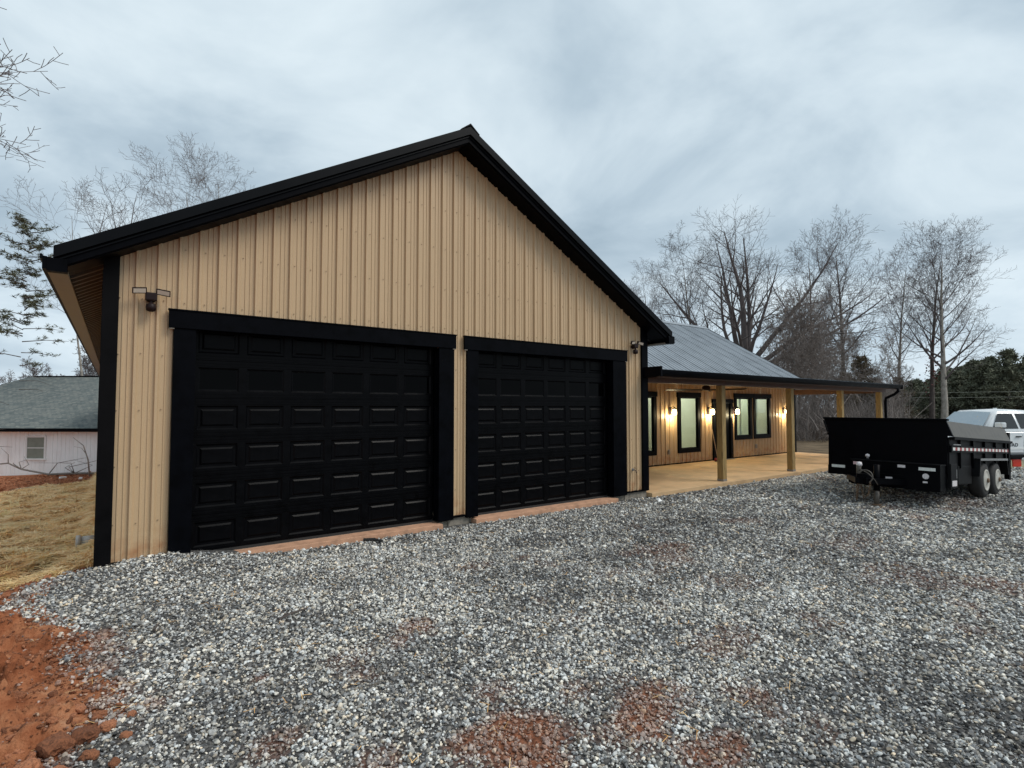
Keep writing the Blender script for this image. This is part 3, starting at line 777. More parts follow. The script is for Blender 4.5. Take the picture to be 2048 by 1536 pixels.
# side soffits (ribbed) and eave fascia
for s in (-1, 1):
    xw = XL if s < 0 else XR; xe = xw+s*(EX-.10)
    sf = MB(); yy = .0
    pts_ = []
    while yy < 24:
        for dyy, dz in ((0, 0), (.07, 0), (.085, .03), (.14, .03), (.155, 0)):
            pts_.append((yy+dyy, dz))
        yy += .22
    for (ya, da), (yb, db) in zip(pts_[:-1], pts_[1:]):
        sf.quad((xw, ya, under(xw)+.03-da), (xw, yb, under(xw)+.03-db), (xe, yb, under(xe)+.03-db), (xe, ya, under(xe)+.03-da))
    sf.build('eave_soffit', M['soffit'], house, fix=False)
    x0_, x1_ = sorted((xw+s*(EX-.11), xw+s*(EX+.045)))
    zf = under(xw+s*EX)
    MB().box(x0_, x1_, -OV+.05, 24.2, zf-.012, zf+.015).build('eave_fascia', M['taupe'], house)
    MB().box(x0_, x1_+0, -OV-.045, -OV+.048, zf-.015, zf+.115).build('fascia_end', M['black'], house)
    xo = xw+s*(EX+.045); xo2 = xo+s*.035
    a_, b_ = sorted((xo, xo2))
    MB().box(a_, b_, -OV-.04, 24.2, zf+.0, zf+.125).build('eave_drip', M['black'], house)
    MB().box(min(xw+s*EX-.1, xo2), max(xw+s*EX-.1, xo2), -OV-.03, 24.2, zf+.10, zf+.145).build('eave_edge', M['roof_black'], house)
MB().box(-.60, -.44, 24.0, 24.25, .6, 2.98).build('downspout', M['black'], house)

# ---------------- porch wing
PX0, PX1, PY, BRK, RDG = 8.68, 20.98, 3.0, 2.87, 6.96
WIN = [(11.60, 12.70, .20, 2.05), (13.74, 14.84, .20, 2.05), (16.80, 17.88, .49, 2.06), (17.98, 19.12, .49, 2.06)]
ENT = (15.55, 16.66, -.12, 1.86)
opens = [(a+.06, b-.06, c+.06, d-.06) for a, b, c, d in WIN]+[(ENT[0]+.05, ENT[1]-.05, -1, ENT[3]-.05)]
xs = [PX0]+[0.150-.003+.8*k for k in range(11, 27)]+[PX1-.02]
for i, (a, b) in enumerate(zip(xs[:-1], xs[1:])):
    full = [o for o in opens if o[0] <= a+.02 and o[1] >= b-.02]
    if full:                                     # a sheet that a window cuts right through: one piece below, one above
        siding_panel(a, b, PY-(.002 if i % 2 else 0), DZ+.03, lambda x: full[0][2], [], house)
        siding_panel(a, b, PY-(.002 if i % 2 else 0), full[0][3], lambda x: 2.62, [], house)
    else:
        siding_panel(a, b, PY-(.002 if i % 2 else 0), DZ+.03, lambda x: 2.62, opens, house)
MB().box(PX0, PX1, PY-.03, PY+.02, DZ-.02, DZ+.035).build('base_trim', M['black'], house)
MB().box(PX1-.10, PX1+.01, PY-.05, PY-.003, DZ, 2.6).build('corner_trim', M['black'], house)
MB().box(PX1-.09, PX1-.002, PY+.02, 10.8, DZ-.1, 2.62).build('side_wall', M['siding'], house)
MB().prism([(PX1-.09, PY+.02, 2.62), (PX1-.09, 10.8, 2.62), (PX1-.09, RDG, 5.0)], (.088, 0, 0)).build('gable_wall', M['siding'], house)
MB().box(PX0, PX1-.1, 10.7, 10.8, DZ-.1, 2.62).build('back_wall', M['siding'], house)
# room behind the windows
MB().box(PX0, PX1-.1, 5.6, 5.7, DZ, 2.6).build('room_wall', M['inside'], house)
MB().box(PX0, PX1-.1, 3.1, 5.6, DZ-.05, DZ-.002).build('room_floor', M['wood'], house)
MB().box(PX0, PX1-.1, 3.1, 5.6, 2.56, 2.6).build('room_ceiling', M['inside_trim'], house)
for xp in (13.05, 15.2, 17.5, 18.55, 20.6):
    MB().box(xp, xp+.1, 3.2, 5.6, DZ, 2.55).build('room_partition', M['inside'], house)
for xp in (14.75, 17.95, 19.25):
    f_ = MB().box(xp-.75, xp-.68, 5.56, 5.598, DZ, 2.0); f_.box(xp-.1, xp-.03, 5.56, 5.598, DZ, 2.0); f_.box(xp-.68, xp-.1, 5.56, 5.598, 1.93, 2.0)
    f_.build('room_door_trim', M['inside_trim'], house)
for (a, b, c, d), nm in zip(WIN, range(4)):
    w = .125
    fr = MB().box(a, a+w, PY-.06, PY+.03, c, d-.15).box(b-w, b, PY-.06, PY+.03, c, d-.15).box(a+w, b-w, PY-.06, PY+.03, c, c+w)
    fr.box(a+w, b-w, PY-.04, PY+.03, d-.19, d-.15)
    win = fr.build('window', M['black'], house)
    MB().box(a-.04, b+.04, PY-.075, PY+.02, d-.148, d).build('window_head', M['black'], win, bevel=.004)
    MB().box(a+w, b-w, PY+.0, PY+.006, c+w, d-.19).build('window_pane', M['glass'], win)
    sash = MB()
    for q in ((a+w, a+w+.03), (b-w-.03, b-w)): sash.box(q[0], q[1], PY-.012, PY-.001, c+w, d-.19)
    sash.box(a+w+.03, b-w-.03, PY-.012, PY-.001, c+w, c+w+.03)
    sash.build('window_sash', M['black'], win)
# entry door
a, b, c, d = ENT
fr = MB().box(a, a+.12, PY-.06, PY+.05, c, d-.13).box(b-.12, b, PY-.06, PY+.05, c, d-.13).box(a-.03, b+.03, PY-.08, PY+.05, d-.128, d)
fr.build('door_frame', M['black'], house)
ed = MB().box(a+.30, b-.121, PY-.02, PY+.03, c+.02, d-.131).build('entry_door', M['black'], house)
MB().lathe([(.02, 0), (.03, -.03), (.03, -.06), (.012, -.07)], (a+.36, PY-.02, .85), 'y', 10).build('door_knob', M['steel'], ed)
sl_ = MB().box(a+.121, a+.16, PY-.03, PY+.03, c+.02, d-.131).box(a+.255, a+.299, PY-.03, PY+.03, c+.02, d-.131).box(a+.16, a+.255, PY-.03, PY+.03, c+.02, .22).build('sidelight', M['black'], house)
MB().box(a+.16, a+.255, PY, PY+.006, .22, d-.131).build('window_pane', M['glass'], sl_)
MB().box(a+.1, b-.1, PY-.16, PY-.06, c-.02, c+.015).build('threshold', M['steel'], house)
# posts
for k, xp in enumerate((11.43, 14.68, 17.76, 20.72)):
    MB().box(xp-.075, xp+.075, -.01, .14, DZ+.012, 2.10).build('porch_post', M['timber'], house, bevel=.006)
    MB().box(xp-.08, xp+.08, -.015, .145, DZ, DZ+.05).build('post_base', M['steel'], house)
MB().box(PX0, 21.1, -.02, .15, 2.10, 2.26).build('porch_beam', M['beam'], house)
MB().box(20.63, 20.79, .16, 2.97, 2.06, 2.24).build('porch_beam', M['beam'], house)
MB().box(8.60, PX0, -.335, -.06, 2.19, 2.32).build('eave_return', M['black'], house)
MB().box(8.60, 21.18, -.36, -.335, 2.185, 2.30).build('porch_fascia', M['beam'], house)
# porch roof: low pitch, then the main roof
def pz(y): return 2.33+(2.69-2.33)*(y+.36)/(BRK+.36) if y < BRK else 2.69+(5.14-2.69)*(y-BRK)/(RDG-BRK)
def rib_roof(x0, x1, ya, yb, name, m):
    mb = MB(); xx = x0; pr = []
    while xx < x1:
        for dx_, dz in ((0, 0), (.012, .022), (.038, .022), (.05, 0)): pr.append((min(xx+dx_, x1), dz))
        xx += .2
    pr.append((x1, 0))
    for (p, dp), (q, dq) in zip(pr[:-1], pr[1:]):
        if q > p: mb.quad((p, ya, pz(ya)+dp), (q, ya, pz(ya)+dq), (q, yb, pz(yb)+dq), (p, yb, pz(yb)+dp))
    return mb.build(name, m, house, fix=False)
kx = PX0
while kx < 21.2:
    rib_roof(kx, min(kx+.8, 21.2), -.38, BRK-.02, 'roof_panel', M['roof'])
    rib_roof(kx, min(kx+.8, 21.2), BRK-.04, RDG, 'roof_panel', M['roof'])
    kx += .8
MB().quad((5.5, RDG, 5.14), (8.70, RDG, 5.14), (8.70, 3.75, pz(3.75))).build('valley_panel', M['roof'], house, fix=False)
MB().prism([(PX0, -.34, 2.25), (PX0, BRK+.1, 2.60), (PX0, BRK+.1, 2.63), (PX0, -.34, 2.28)], (21.15-PX0, 0, 0)).build('porch_ceiling', M['ceil'], house)
MB().prism([(5.5, RDG, 5.10), (5.5, 11.1, 2.62), (5.5, 11.1, 2.66), (5.5, RDG, 5.14)], (21.2-5.5, 0, 0)).build('roof_back', M['roof'], house)
MB().prism([(5.6, RDG-.16, pz(RDG-.16)+.028), (5.6, RDG, 5.19), (5.6, RDG+.16, pz(RDG-.16)+.028), (5.6, RDG, 5.165)], (21.25-5.6, 0, 0)).build('ridge_cap', M['roof'], house)
MB().prism([(21.2, BRK, 2.55), (21.2, RDG, 5.0), (21.2, RDG, 5.17), (21.2, BRK, 2.72)], (.025, 0, 0)).build('gable_fascia', M['black'], house)
MB().prism([(21.2, -.38, 2.22), (21.2, BRK, 2.58), (21.2, BRK, 2.72), (21.2, -.38, 2.355)], (.025, 0, 0)).build('gable_fascia', M['black'], house)
# gutter (open trough) and its downspout
gp = [(-.345, 2.325), (-.345, 2.215), (-.42, 2.205), (-.455, 2.25), (-.47, 2.30), (-.475, 2.335), (-.465, 2.335), (-.445, 2.255), (-.415, 2.22), (-.357, 2.225), (-.357, 2.325)]
MB().prism([(8.60, y_, z_) for y_, z_ in gp], (21.22-8.60, 0, 0)).build('gutter', M['black'], house, fix=True)
MB().box(8.55, 8.60, -.478, -.06, 2.20, 2.40).build('gutter_end', M['black'], house)
MB().box(21.2, 21.225, -.478, -.34, 2.20, 2.34).build('gutter_end', M['black'], house)
MB().tube([(20.98, -.41, 2.215), (20.98, -.41, 2.12), (20.98, -.30, 2.02), (20.97, -.06, 1.90), (20.95, -.045, 1.78), (20.95, -.045, -.02), (20.98, -.2, -.08)], .045, 8).build('downspout', M['black'], house, smooth=True)
# outlet covers and hose bib
for xo, zo, yo in ((13.26, .26, PY), (18.11, .23, PY)):
    t = thing('outlet_cover', 'small grey outlet box on the porch wall under the ' + ('single tall window' if xo < 15 else 'paired windows'), 'outlet', (xo, yo-.03, zo))
    MB().box(-.045, .045, -.03, .0, -.07, .07).build('box', M['steel'], t, bevel=.006)
    MB().box(-.035, .035, -.042, -.030, -.055, .055).build('lid', M['taupe'], t, bevel=.004)
t = thing('hose_bib', 'small brass hose faucet low on the garage wall right of the doors', 'faucet', (8.22, -.03, .37))
MB().lathe([(.03, 0), (.03, -.008), (.012, -.01), (.012, -.07), (.0, -.075)], (0, 0, 0), 'y', 10).build('pipe', M['steel'], t)
MB().tube([(0, -.06, 0), (0, -.09, -.02), (0, -.095, -.06)], .012, 8).build('spout', M['rust'], t, smooth=True)
MB().lathe([(.028, 0), (.028, .008)], (0, -.06, .035), 'z', 10).build('handle', M['rust'], t)

# porch slab
slab = MB().box(8.69, 21.05, -.12, PY+.02, -.42, DZ).build('porch_floor', M['slab'], None, bevel=.012, kind='structure')

# interior light and sconces (lit in the photograph)
def plight(name, loc, w, col, r, parent=None):
    l = bpy.data.lights.new(name, 'POINT'); l.energy = w; l.color = col; l.shadow_soft_size = r
    o = bpy.data.objects.new(name, l); COL.objects.link(o); o.location = loc
    if parent is not None: o.parent = parent
    return o
for xp, pw_ in ((12.2, 30), (14.1, 28), (16.4, 24), (18.05, 17), (19.6, 17)):
    plight('room_light', (xp, 4.3, 2.35), pw_, (1.0, .97, .86), .12)
def lantern(loc, label, first=None):
    if first is not None:
        o = dup(first, loc, label=label)
        return o
    t = thing('wall_lantern', label, 'wall lamp', loc, group='lit lanterns on the porch wall')
    MB().box(-.055, .055, -.022, 0, -.11, .13).build('back_plate', M['bronze'], t, bevel=.008)
    MB().tube([(0, -.02, .03), (0, -.07, .12), (0, -.13, .15), (0, -.165, .11)], .010, 8).build('arm', M['bronze'], t, smooth=True)
    MB().lathe([(.015, .135), (.035, .11), (.085, .075), (.09, .065), (.03, .062)], (0, -.165, 0), 'z', 16).build('cap', M['bronze'], t, smooth=True)
    MB().lathe([(.03, .062), (.055, .03), (.066, -.03), (.058, -.085), (.03, -.11)], (0, -.165, 0), 'z', 16).build('glass_shade', M['shade'], t, smooth=True)
    plight('lantern_light', (0, -.165, -.15), 19, (1.0, .84, .50), .06, t)
    return t
l0 = lantern((13.36, PY-.026, 1.47), 'lit wall lantern left of the single tall window')
lantern((15.30, PY-.026, 1.47), 'lit wall lantern between the single tall window and the entry door', l0)
lantern((16.73, PY-.026, 1.47), 'lit wall lantern right of the entry door, against the paired windows', l0)
lantern((20.05, PY-.026, 1.46), 'lit wall lantern near the far end of the porch wall', l0)

# security floodlights
def floodlight(loc, label, rz):
    t = thing('floodlight', label, 'floodlight', loc, group='twin-head floodlights on the garage gable')
    MB().lathe([(.05, 0), (.05, -.035), (.03, -.045)], (0, 0, 0), 'y', 14).build('mount', M['bronze'], t, smooth=False)
    MB().box(-.055, .055, -.10, -.03, -.035, .055).build('housing', M['bronze'], t, bevel=.014)
    MB().lathe([(.02, -.06), (.045, -.075), (.05, -.11), (.045, -.145), (.02, -.155)], (0, -.07, 0), 'z', 14).build('sensor', M['bronze'], t, smooth=True)
    MB().tube([(0, -.065, -.02), (0, -.07, -.07)], .014, 8).build('stem', M['bronze'], t)
    for s in (-1, 1):
        ax = Vector((s*.085*math.cos(rz), -.085*math.sin(.35), .012)); up = Vector((0, -.02, .032)); nrm = Vector((0, -.012, -.006))
        c = Vector((s*.108, -.10, .062))
        ax = Vector((.066, -s*.012, -s*.010))
        hd = MB().obox(c, ax, Vector((0, .018, .006)), Vector((0, -.010, .031))).build('lamp_head', M['bronze'], t, bevel=.006)
        MB().obox(c+Vector((0, -.0195, -.0063)), ax*.84, Vector((0, .002, .0006)), Vector((0, -.007, .0215))).build('lens', M['lamp_face'], hd)
    return t
f0 = floodlight((.30, -.027, 2.80), 'twin-head floodlight high on the wall left of the garage doors', 0)
dup(f0, (8.26, -.027, 2.80), label='twin-head floodlight above and right of the right garage door')

# ceiling fan
fan = thing('ceiling_fan', 'black ceiling fan with long blades under the porch roof', 'ceiling fan', (12.86, 1.4, 2.06))
MB().tube([(0, 0, .1), (0, 0, .42)], .012, 8).build('downrod', M['bronze'], fan)
MB().lathe([(.02, .13), (.07, .12), (.105, .08), (.11, .03), (.09, -.005), (.03, -.01)], (0, 0, 0), 'z', 18).build('motor', M['bronze'], fan, smooth=True)
for k in range(3):
    a_ = R(30+120*k); d_ = Vector((math.cos(a_), math.sin(a_), 0)); s_ = Vector((-d_.y, d_.x, .30)).normalized()
    MB().obox(d_*.62, d_*.52, s_*.065, Vector((0, 0, .005))).build('blade', M['bronze'], fan)
# broom leaning by the door
br = thing('broom', 'broom with dark head leaning on the wall left of the entry door', 'broom', (15.40, 2.72, DZ))
MB().tube([(.0, 0, .12), (-.06, .20, 1.25)], .013, 8).build('handle', M['wood'], br)
MB().box(-.13, .13, -.03, .03, .04, .11).build('head', M['reflr'], br, bevel=.01)
MB().prism([(-.13, -.035, .0), (.13, -.035, .0), (.12, -.028, .042), (-.12, -.028, .042)], (0, .06, 0)).build('bristles', M['bronze'], br)
# small leavings on the ground
def hz_(x, y): return float(height(np.array([x]), np.array([y]))[0])
st = MB().tube([(0, 0, .012), (.10, -.10, .02), (.17, -.23, .012)], [.018, .02, .014], 6).build('rubber_strip', M['rubber'], None)
tag(st, 'short black rubber strip lying on the gravel before the left garage door', 'strip'); st.location = (2.72, -.16, hz_(2.8, -.2)+.02)
lt = MB().add([(-.06, -.04, 0), (.05, -.05, .005), (.07, .03, .03), (-.02, .05, .05), (0, 0, .07)], [(0, 1, 4), (1, 2, 4), (2, 3, 4), (3, 0, 4), (0, 3, 2, 1)]).build('paper_scrap', M['litter'], None)
tag(lt, 'crumpled white paper scrap on the gravel at the porch corner', 'litter'); lt.location = (8.35, -.55, hz_(8.35, -.55)+.02)
for k, (x_, y_, l_, a_, lab) in enumerate(((6.3, -1.35, .16, .4, 'dark twig on the gravel before the right garage door'), (0.30, -2.0, .14, 1.2, 'dark twig at the left edge of the gravel, by the clay bank'), (1.15, -2.35, .30, .35, 'longest dark twig, on the gravel before the left garage door'))):
    zt_ = hz_(x_, y_)+.03
    o = MB().tube([(0, 0, 0), (l_*.4*math.cos(a_), l_*.4*math.sin(a_), .012), (l_*math.cos(a_), l_*math.sin(a_)+.03, -.005)], [.012, .010, .005], 5).build('twig', M['bark_dark'], None)
    tag(o, lab, 'twig'); o.location = (x_, y_, zt_)
# pipe stub beside the garage wall on the lawn
t = thing('pipe_stub', 'short grey pipe end sticking out of the straw beside the black corner', 'pipe', (-.30, 2.4, hz_(-.3, 2.4)))
MB().tube([(0.15, 0, .13), (-.02, 0, .13)], .07, 14).build('pipe', M['pvc'], t, smooth=True)
MB().tube([(-.02, 0, .13), (-.075, 0, .13)], .09, 14).build('collar', M['pvc'], t, smooth=True)
pl = MB().box(-.42, .42, -.09, .09, 0, .035).build('board', M['wood'], None, bevel=.004)
tag(pl, 'flat brown board lying where the straw meets the red clay', 'board'); pl.location = (-1.95, 15.4, hz_(-1.95, 15.4)+.10); pl.rotation_euler = (0.03, 0.02, .2)

# clods along the clay edge
clod_pts = [(-.12,-3.05,.05),(-.25,-2.9,.04),(-.02,-3.2,.05),(-.33,-3.18,.06),(-.42,-2.7,.05),(-.62,-2.4,.06),(-.5,-3.1,.05),(-.7,-2.9,.07),(-.1,-3.85,.05),(-.22,-3.95,.06),(.05,-3.75,.04),(-.08,-3.42,.085),(.02,-3.36,.06),(-.20,-3.46,.10),(-.30,-3.62,.09),(-.05,-3.62,.055),(-.36,-3.40,.07),(-.18,-3.72,.065),(-.46,-3.55,.11),(.10,-3.50,.04),(-.55,-3.8,.08),(-.28,-3.25,.045),(.13,-3.27,.035),(-.40,-3.92,.05),(-.6,-3.35,.06)]
for k, (x_, y_, s_) in enumerate(clod_pts):
    bm = bmesh.new(); bmesh.ops.create_icosphere(bm, subdivisions=3, radius=1.0)
    r_ = random.Random(k+40)
    off = r_.uniform(0, 50)
    for v in bm.verts:
        c = v.co.copy(); nn = 0; am = .55; fq = 1.3
        for o_ in range(4):
            nn += am*(math.sin(c.x*fq*1.9+off+o_)*math.cos(c.y*fq*2.3-off)*math.sin(c.z*fq*1.7+2*off)); am *= .6; fq *= 2.0
        v.co = Vector((c.x*(1+nn*.5), c.y*(1+nn*.5)*.85, c.z*(1+nn*.5)*.62))
    me = bpy.data.meshes.new('clay_clod'); bm.to_mesh(me); bm.free(); me.materials.append(M['clod'])
    o = link('clay_clod', me); s_ *= .78; o.scale = (s_,)*3; o.location = (x_, y_, hz_(x_, y_)+s_*.45); o.rotation_euler = (0, 0, r_.uniform(0, 6))
    tag(o, 'lump of orange clay at the left edge of the gravel', 'clay clod', 'lumps of clay along the gravel edge')

# ------------------------------------------------------------------ dump trailer (local: nose at x=0, +x to the tail)
tr = thing('dump_trailer', 'black dump trailer parked on the gravel with its tongue jack down', 'trailer', (12.02, -3.0, -.22), (0, R(3.3), 0))
T = M['tpaint']
MB().prism([(0, 1.0, .62), (0, -1.0, .62), (0, -1.0, 1.30), (0, -1.09, 1.292), (0, -.985, 1.585), (0, 1.09, 1.575), (0, 1.02, 1.36), (0, 1.0, 1.28)], (.05, 0, 0)).build('bulkhead', T, tr)
MB().box(-.03, .06, -1.02, 1.10, 1.573, 1.61).build('bulkhead_rail', T, tr, bevel=.005)
MB().box(-.02, .04, -.98, 1.0, .44, .62).box(.04, 4.1, -.99, -.93, .56, .66).box(.04, 4.1, .93, .99, .56, .66).build('bed_sill', T, tr)
for s in (-1, 1):
    MB().box(.05, 4.15, s*1.0-.02, s*1.0+.02, .66, 1.28).build('side_wall', M['tdust'] if s < 0 else T, tr)
    for k in range(5):
        xx = .55+k*.80
        MB().box(xx, xx+.08, s*1.035-.025, s*1.035+.025, .72, 1.24).build('stake_pocket', T, tr)
MB().box(.05, 4.15, -1.10, -1.02, 1.24, 1.29).build('side_rail', T, tr)
MB().box(.06, 4.15, 1.02, 1.05, 1.24, 1.29).build('side_rail', T, tr)
# board that leans along the top of the near side, and its twin on the far side
MB().prism([(.055, -1.09, 1.292), (4.02, -1.09, 1.292), (4.05, -.985, 1.57), (.052, -.985, 1.57)], (0, .03, .0)).build('side_board', M['tboard'], tr)
MB().prism([(.06, 1.03, 1.30), (4.1, 1.03, 1.30), (4.1, 1.11, 1.55), (.06, 1.11, 1.55)], (0, .03, .0)).build('side_board', M['tdust'], tr)
MB().box(4.1, 4.16, -1.06, 1.06, .60, 1.32).build('tailgate', T, tr)
MB().box(4.02, 4.15, -1.06, -.97, .44, 1.48).build('tail_post', T, tr)
MB().box(4.02, 4.15, .97, 1.06, .44, 1.48).build('tail_post', T, tr)
MB().box(.05, 4.1, -.95, .95, .66, .72).build('bed_floor', T, tr)
# lower rail with red and white conspicuity tape
MB().box(.05, 4.0, -1.055, -1.01, 1.01, 1.13).build('tape_rail', T, tr)
tw = MB().box(0, .13, -.004, 0, 0, .055).mesh('tape_patch', M['reflw']); trd = MB().box(0, .12, -.004, 0, 0, .055).mesh('tape_patch', M['reflr'])
for k in range(15):
    o = link('tape_patch', tw if True else trd, tr); o.location = (.10+k*.258, -1.0565, 1.045)
    o = link('tape_patch', trd, tr); o.location = (.10+k*.258+.131, -1.0565, 1.045)
# pale load showing over the rail between the pockets
MB().box(.1, .50, -1.075, -1.06, 1.14, 1.16).build('tie_rail', M['steel'], tr)
# frame, fender, axles
MB().box(.0, 4.1, -.62, -.52, .30, .50).box(.0, 4.1, .52, .62, .30, .50).build('frame', T, tr)
MB().box(-.32, -.025, -.98, .45, .30, .765).build('tool_box', T, tr, bevel=.01)
MB().box(-.34, -.022, -.99, .46, .7655, .785).build('tool_box_lid', M['tdust'], tr)
MB().box(.055, .42, -1.04, -.64, .36, .80).build('battery_box', M['tdust'], tr, bevel=.008)
MB().box(.45, 1.28, -1.04, -.66, .42, .76).build('side_locker', M['tdust'], tr, bevel=.008)
for x_, y_, z_, w_, h_, mm in ((-.0, .80, .58, .25, .055, 'reflw'),):
    MB().box(x_-.026, x_-.0205, y_-w_/2, y_+w_/2, z_, z_+h_).build('reflector', M[mm], tr)
for y_, z_, w_, h_, mm in ((-.79, .66, .25, .055, 'reflw'), (.33, .68, .15, .055, 'sticker_red'), (-.02, .66, .11, .055, 'tdust'), (-.40, .685, .12, .05, 'sticker'), (-.20, .44, .11, .055, 'sticker'), (-.76, .44, .07, .03, 'sticker'), (-.22, .36, .2, .012, 'sticker'), (-.20, .54, .45, .008, 'tdust')):
    MB().box(-.326, -.3205, y_-w_/2, y_+w_/2, z_, z_+h_).build('sticker', M[mm], tr)
MB().lathe([(.05, -.326), (.05, -.321)], (0, -.77, .56), 'x', 16).build('round_sticker', M['sticker'], tr)
MB().box(.10, .36, -1.046, -1.0405, .40, .50).build('sticker', M['sticker'], tr)
MB().box(.34, .37, -1.046, -1.0405, .54, .70).build('sticker', M['steel'], tr)
fd = MB()
fp = [(1.32, .56), (1.40, .905), (3.42, .905), (3.52, .56), (3.48, .56), (3.38, .875), (1.44, .875), (1.36, .56)]
fd.prism([(x_, -1.15, z_) for x_, z_ in fp], (0, .13, 0)).build('fender', M['tdust'], tr)
MB().box(1.40, 3.42, -1.157, -1.1505, .868, .91).build('fender_lip', M['steel'], tr)
MB().prism([(1.36, -.93, .56), (1.44, -.93, .87), (3.38, -.93, .87), (3.48, -.93, .56)], (0, .04, 0)).build('fender_back', T, tr)
def wheel(x, y, parent):
    w = MB().lathe([(.20, .0), (.26, -.005), (.325, .012), (.345, .05), (.345, .17), (.32, .215), (.20, .22)], (x, y, .475), 'y', 30)
    wo = w.build('wheel', M['rubber'], parent, smooth=True)
    MB().lathe([(.215, -.002), (.212, -.016), (.195, -.020), (.175, -.008), (.15, -.006), (.09, -.014), (.06, -.024), (.002, -.024)], (x, y, .475), 'y', 24).build('rim', M['rim'], wo, smooth=True)
    MB().lathe([(.045, -.02), (.045, -.045), (.03, -.055), (.002, -.055)], (x, y, .475), 'y', 12).build('hub', M['rust'], wo)
for s, y_ in ((-1, -1.10), (1, .88)):
    for x_ in (1.97, 2.82):
        wheel(x_, y_, tr)
for x_ in (1.97, 2.82): MB().tube([(x_, -.95, .475), (x_, .95, .475)], .04, 8).build('axle', T, tr)
# tongue, coupler, jack, chains
MB().obox((-.52, .30, .42), Vector((.50, .27, 0)), Vector((-.035, .06, 0)), (0, 0, .05)).build('tongue', T, tr)
MB().obox((-.52, -.30, .42), Vector((.50, -.27, 0)), Vector((.035, .06, 0)), (0, 0, .05)).build('tongue', T, tr)
MB().prism([(-1.02, -.08, .36), (-.75, -.14, .36), (-.75, .14, .36), (-1.02, .08, .36)], (0, 0, .18)).build('coupler_plate', T, tr)
ring = [(-1.0, .115*math.cos(2*PI*k/18)-.06, .50+.115*math.sin(2*PI*k/18)) for k in range(19)]
MB().tube(ring, .011, 7).build('hitch_ring', M['jack'], tr, smooth=True)
MB().tube([(-.78, -.16, .0), (-.78, -.16, .30)], .042, 12).build('jack_leg', M['jack'], tr, smooth=True)
MB().tube([(-.78, -.16, .25), (-.78, -.16, .72)], .052, 12).build('jack_tube', T, tr, smooth=True)
MB().box(-.84, -.72, -.22, -.10, -.012, .006).build('jack_foot', M['rust'], tr)
MB().tube([(-.80, .13, .40), (-.80, .13, .62), (-.80, .12, .70)], [.035, .04, .045], 10).build('crank_housing', M['jack'], tr, smooth=True)
MB().lathe([(.002, .755), (.04, .74), (.052, .70), (.04, .67)], (-.80, .12, 0), 'z', 12).build('crank_cap', M['sticker'], tr, smooth=True)
def chain(pts, name):
    mb = MB()
    P = [Vector(p) for p in pts]
    L_ = [0]
    for a_, b_ in zip(P[:-1], P[1:]): L_.append(L_[-1]+(b_-a_).length)
    nL = int(L_[-1]/.045)
    for i in range(nL):
        s_ = (i+.5)/nL*L_[-1]; j = max(k for k in range(len(L_)-1) if L_[k] <= s_)
        tt = (P[j+1]-P[j]).normalized(); c = P[j]+tt*(s_-L_[j]); sd = tt.cross(Vector((1, 0, 0) if i % 2 else (0, 1, .2))).normalized()
        lk = [c+tt*.03*math.cos(q)+sd*.017*math.sin(q) for q in [2*PI*k/8 for k in range(9)]]
        mb.tube(lk, .0055, 4, cap=False)
    mb.build(name, M['rust'], tr)
chain([(-1.0, .04, .42), (-.98, .08, .20), (-.92, .12, .06), (-.85, .14, .20), (-.82, .13, .40)], 'chain')
chain([(-1.0, -.14, .42), (-.98, -.10, .18), (-.93, .0, .10), (-.86, .06, .28), (-.80, .11, .44)], 'chain')
MB().tube([(-.80, .12, .58), (-.95, .04, .62), (-1.0, -.10, .56), (-.96, -.20, .44), (-.85, -.20, .36)], .008, 6).build('cable', M['jack'], tr, smooth=True)
MB().lathe([(.0, .90), (.035, .885), (.04, .85), (.02, .83)], (-.20, .20, 0), 'z', 10).build('latch', M['sticker'], tr, smooth=True)
MB().tube([(-.20, .20, .81), (-.20, .20, .85)], .02, 8).build('latch_stem', M['steel'], tr)
# heap in the bed just showing above the bulkhead
for x_, y_, s_ in ((1.2, .95, .10), (1.5, -.02, .16), (1.0, -.62, .05)):
    pass

# ------------------------------------------------------------------ pickup truck behind the trailer (local: +x forward, +y its left)
HD = math.atan2(math.sin(R(30)), -math.cos(R(30)))
TG = -.27
tk = thing('pickup_truck', 'white pickup truck parked nose-in behind the black trailer', 'pickup truck', (21.5, -1.9, TG), (0, 0, HD))
W = .93
def strip(sections, name, m, smooth=True, bevel=0):
    """loft closed sections (lists of points with equal count)"""
    n_ = len(sections[0]); mb = MB(); vs = [p for s in sections for p in s]
    fs = [(i*n_+k, i*n_+(k+1) % n_, (i+1)*n_+(k+1) % n_, (i+1)*n_+k) for i in range(len(sections)-1) for k in range(n_)]
    fs += [tuple(range(n_))[::-1], tuple(range((len(sections)-1)*n_, len(sections)*n_))]
    return mb.add(vs, fs).build(name, m, tk, smooth=smooth)
def body_sec(x, zb, zt, w):
    return [(x, -w*.93, zb), (x, -w, zb+.12), (x, -w*1.01, (zb+zt)/2), (x, -w*.985, zt-.10), (x, -w*.9, zt-.015), (x, -w*.5, zt+.015), (x, 0, zt+.025), (x, w*.5, zt+.015), (x, w*.9, zt-.015), (x, w*.985, zt-.10), (x, w*1.01, (zb+zt)/2), (x, w, zb+.12), (x, w*.93, zb)]
strip([body_sec(1.62, .55, .95, .80), body_sec(1.52, .45, 1.06, .88), body_sec(1.1, .42, 1.13, .93), body_sec(.2, .42, 1.19, .95), body_sec(-.3, .42, 1.18, .95), body_sec(-2.2, .42, 1.18, .95), body_sec(-2.25, .42, 1.20, .95), body_sec(-3.75, .48, 1.22, .93)], 'body', M['tpw'])
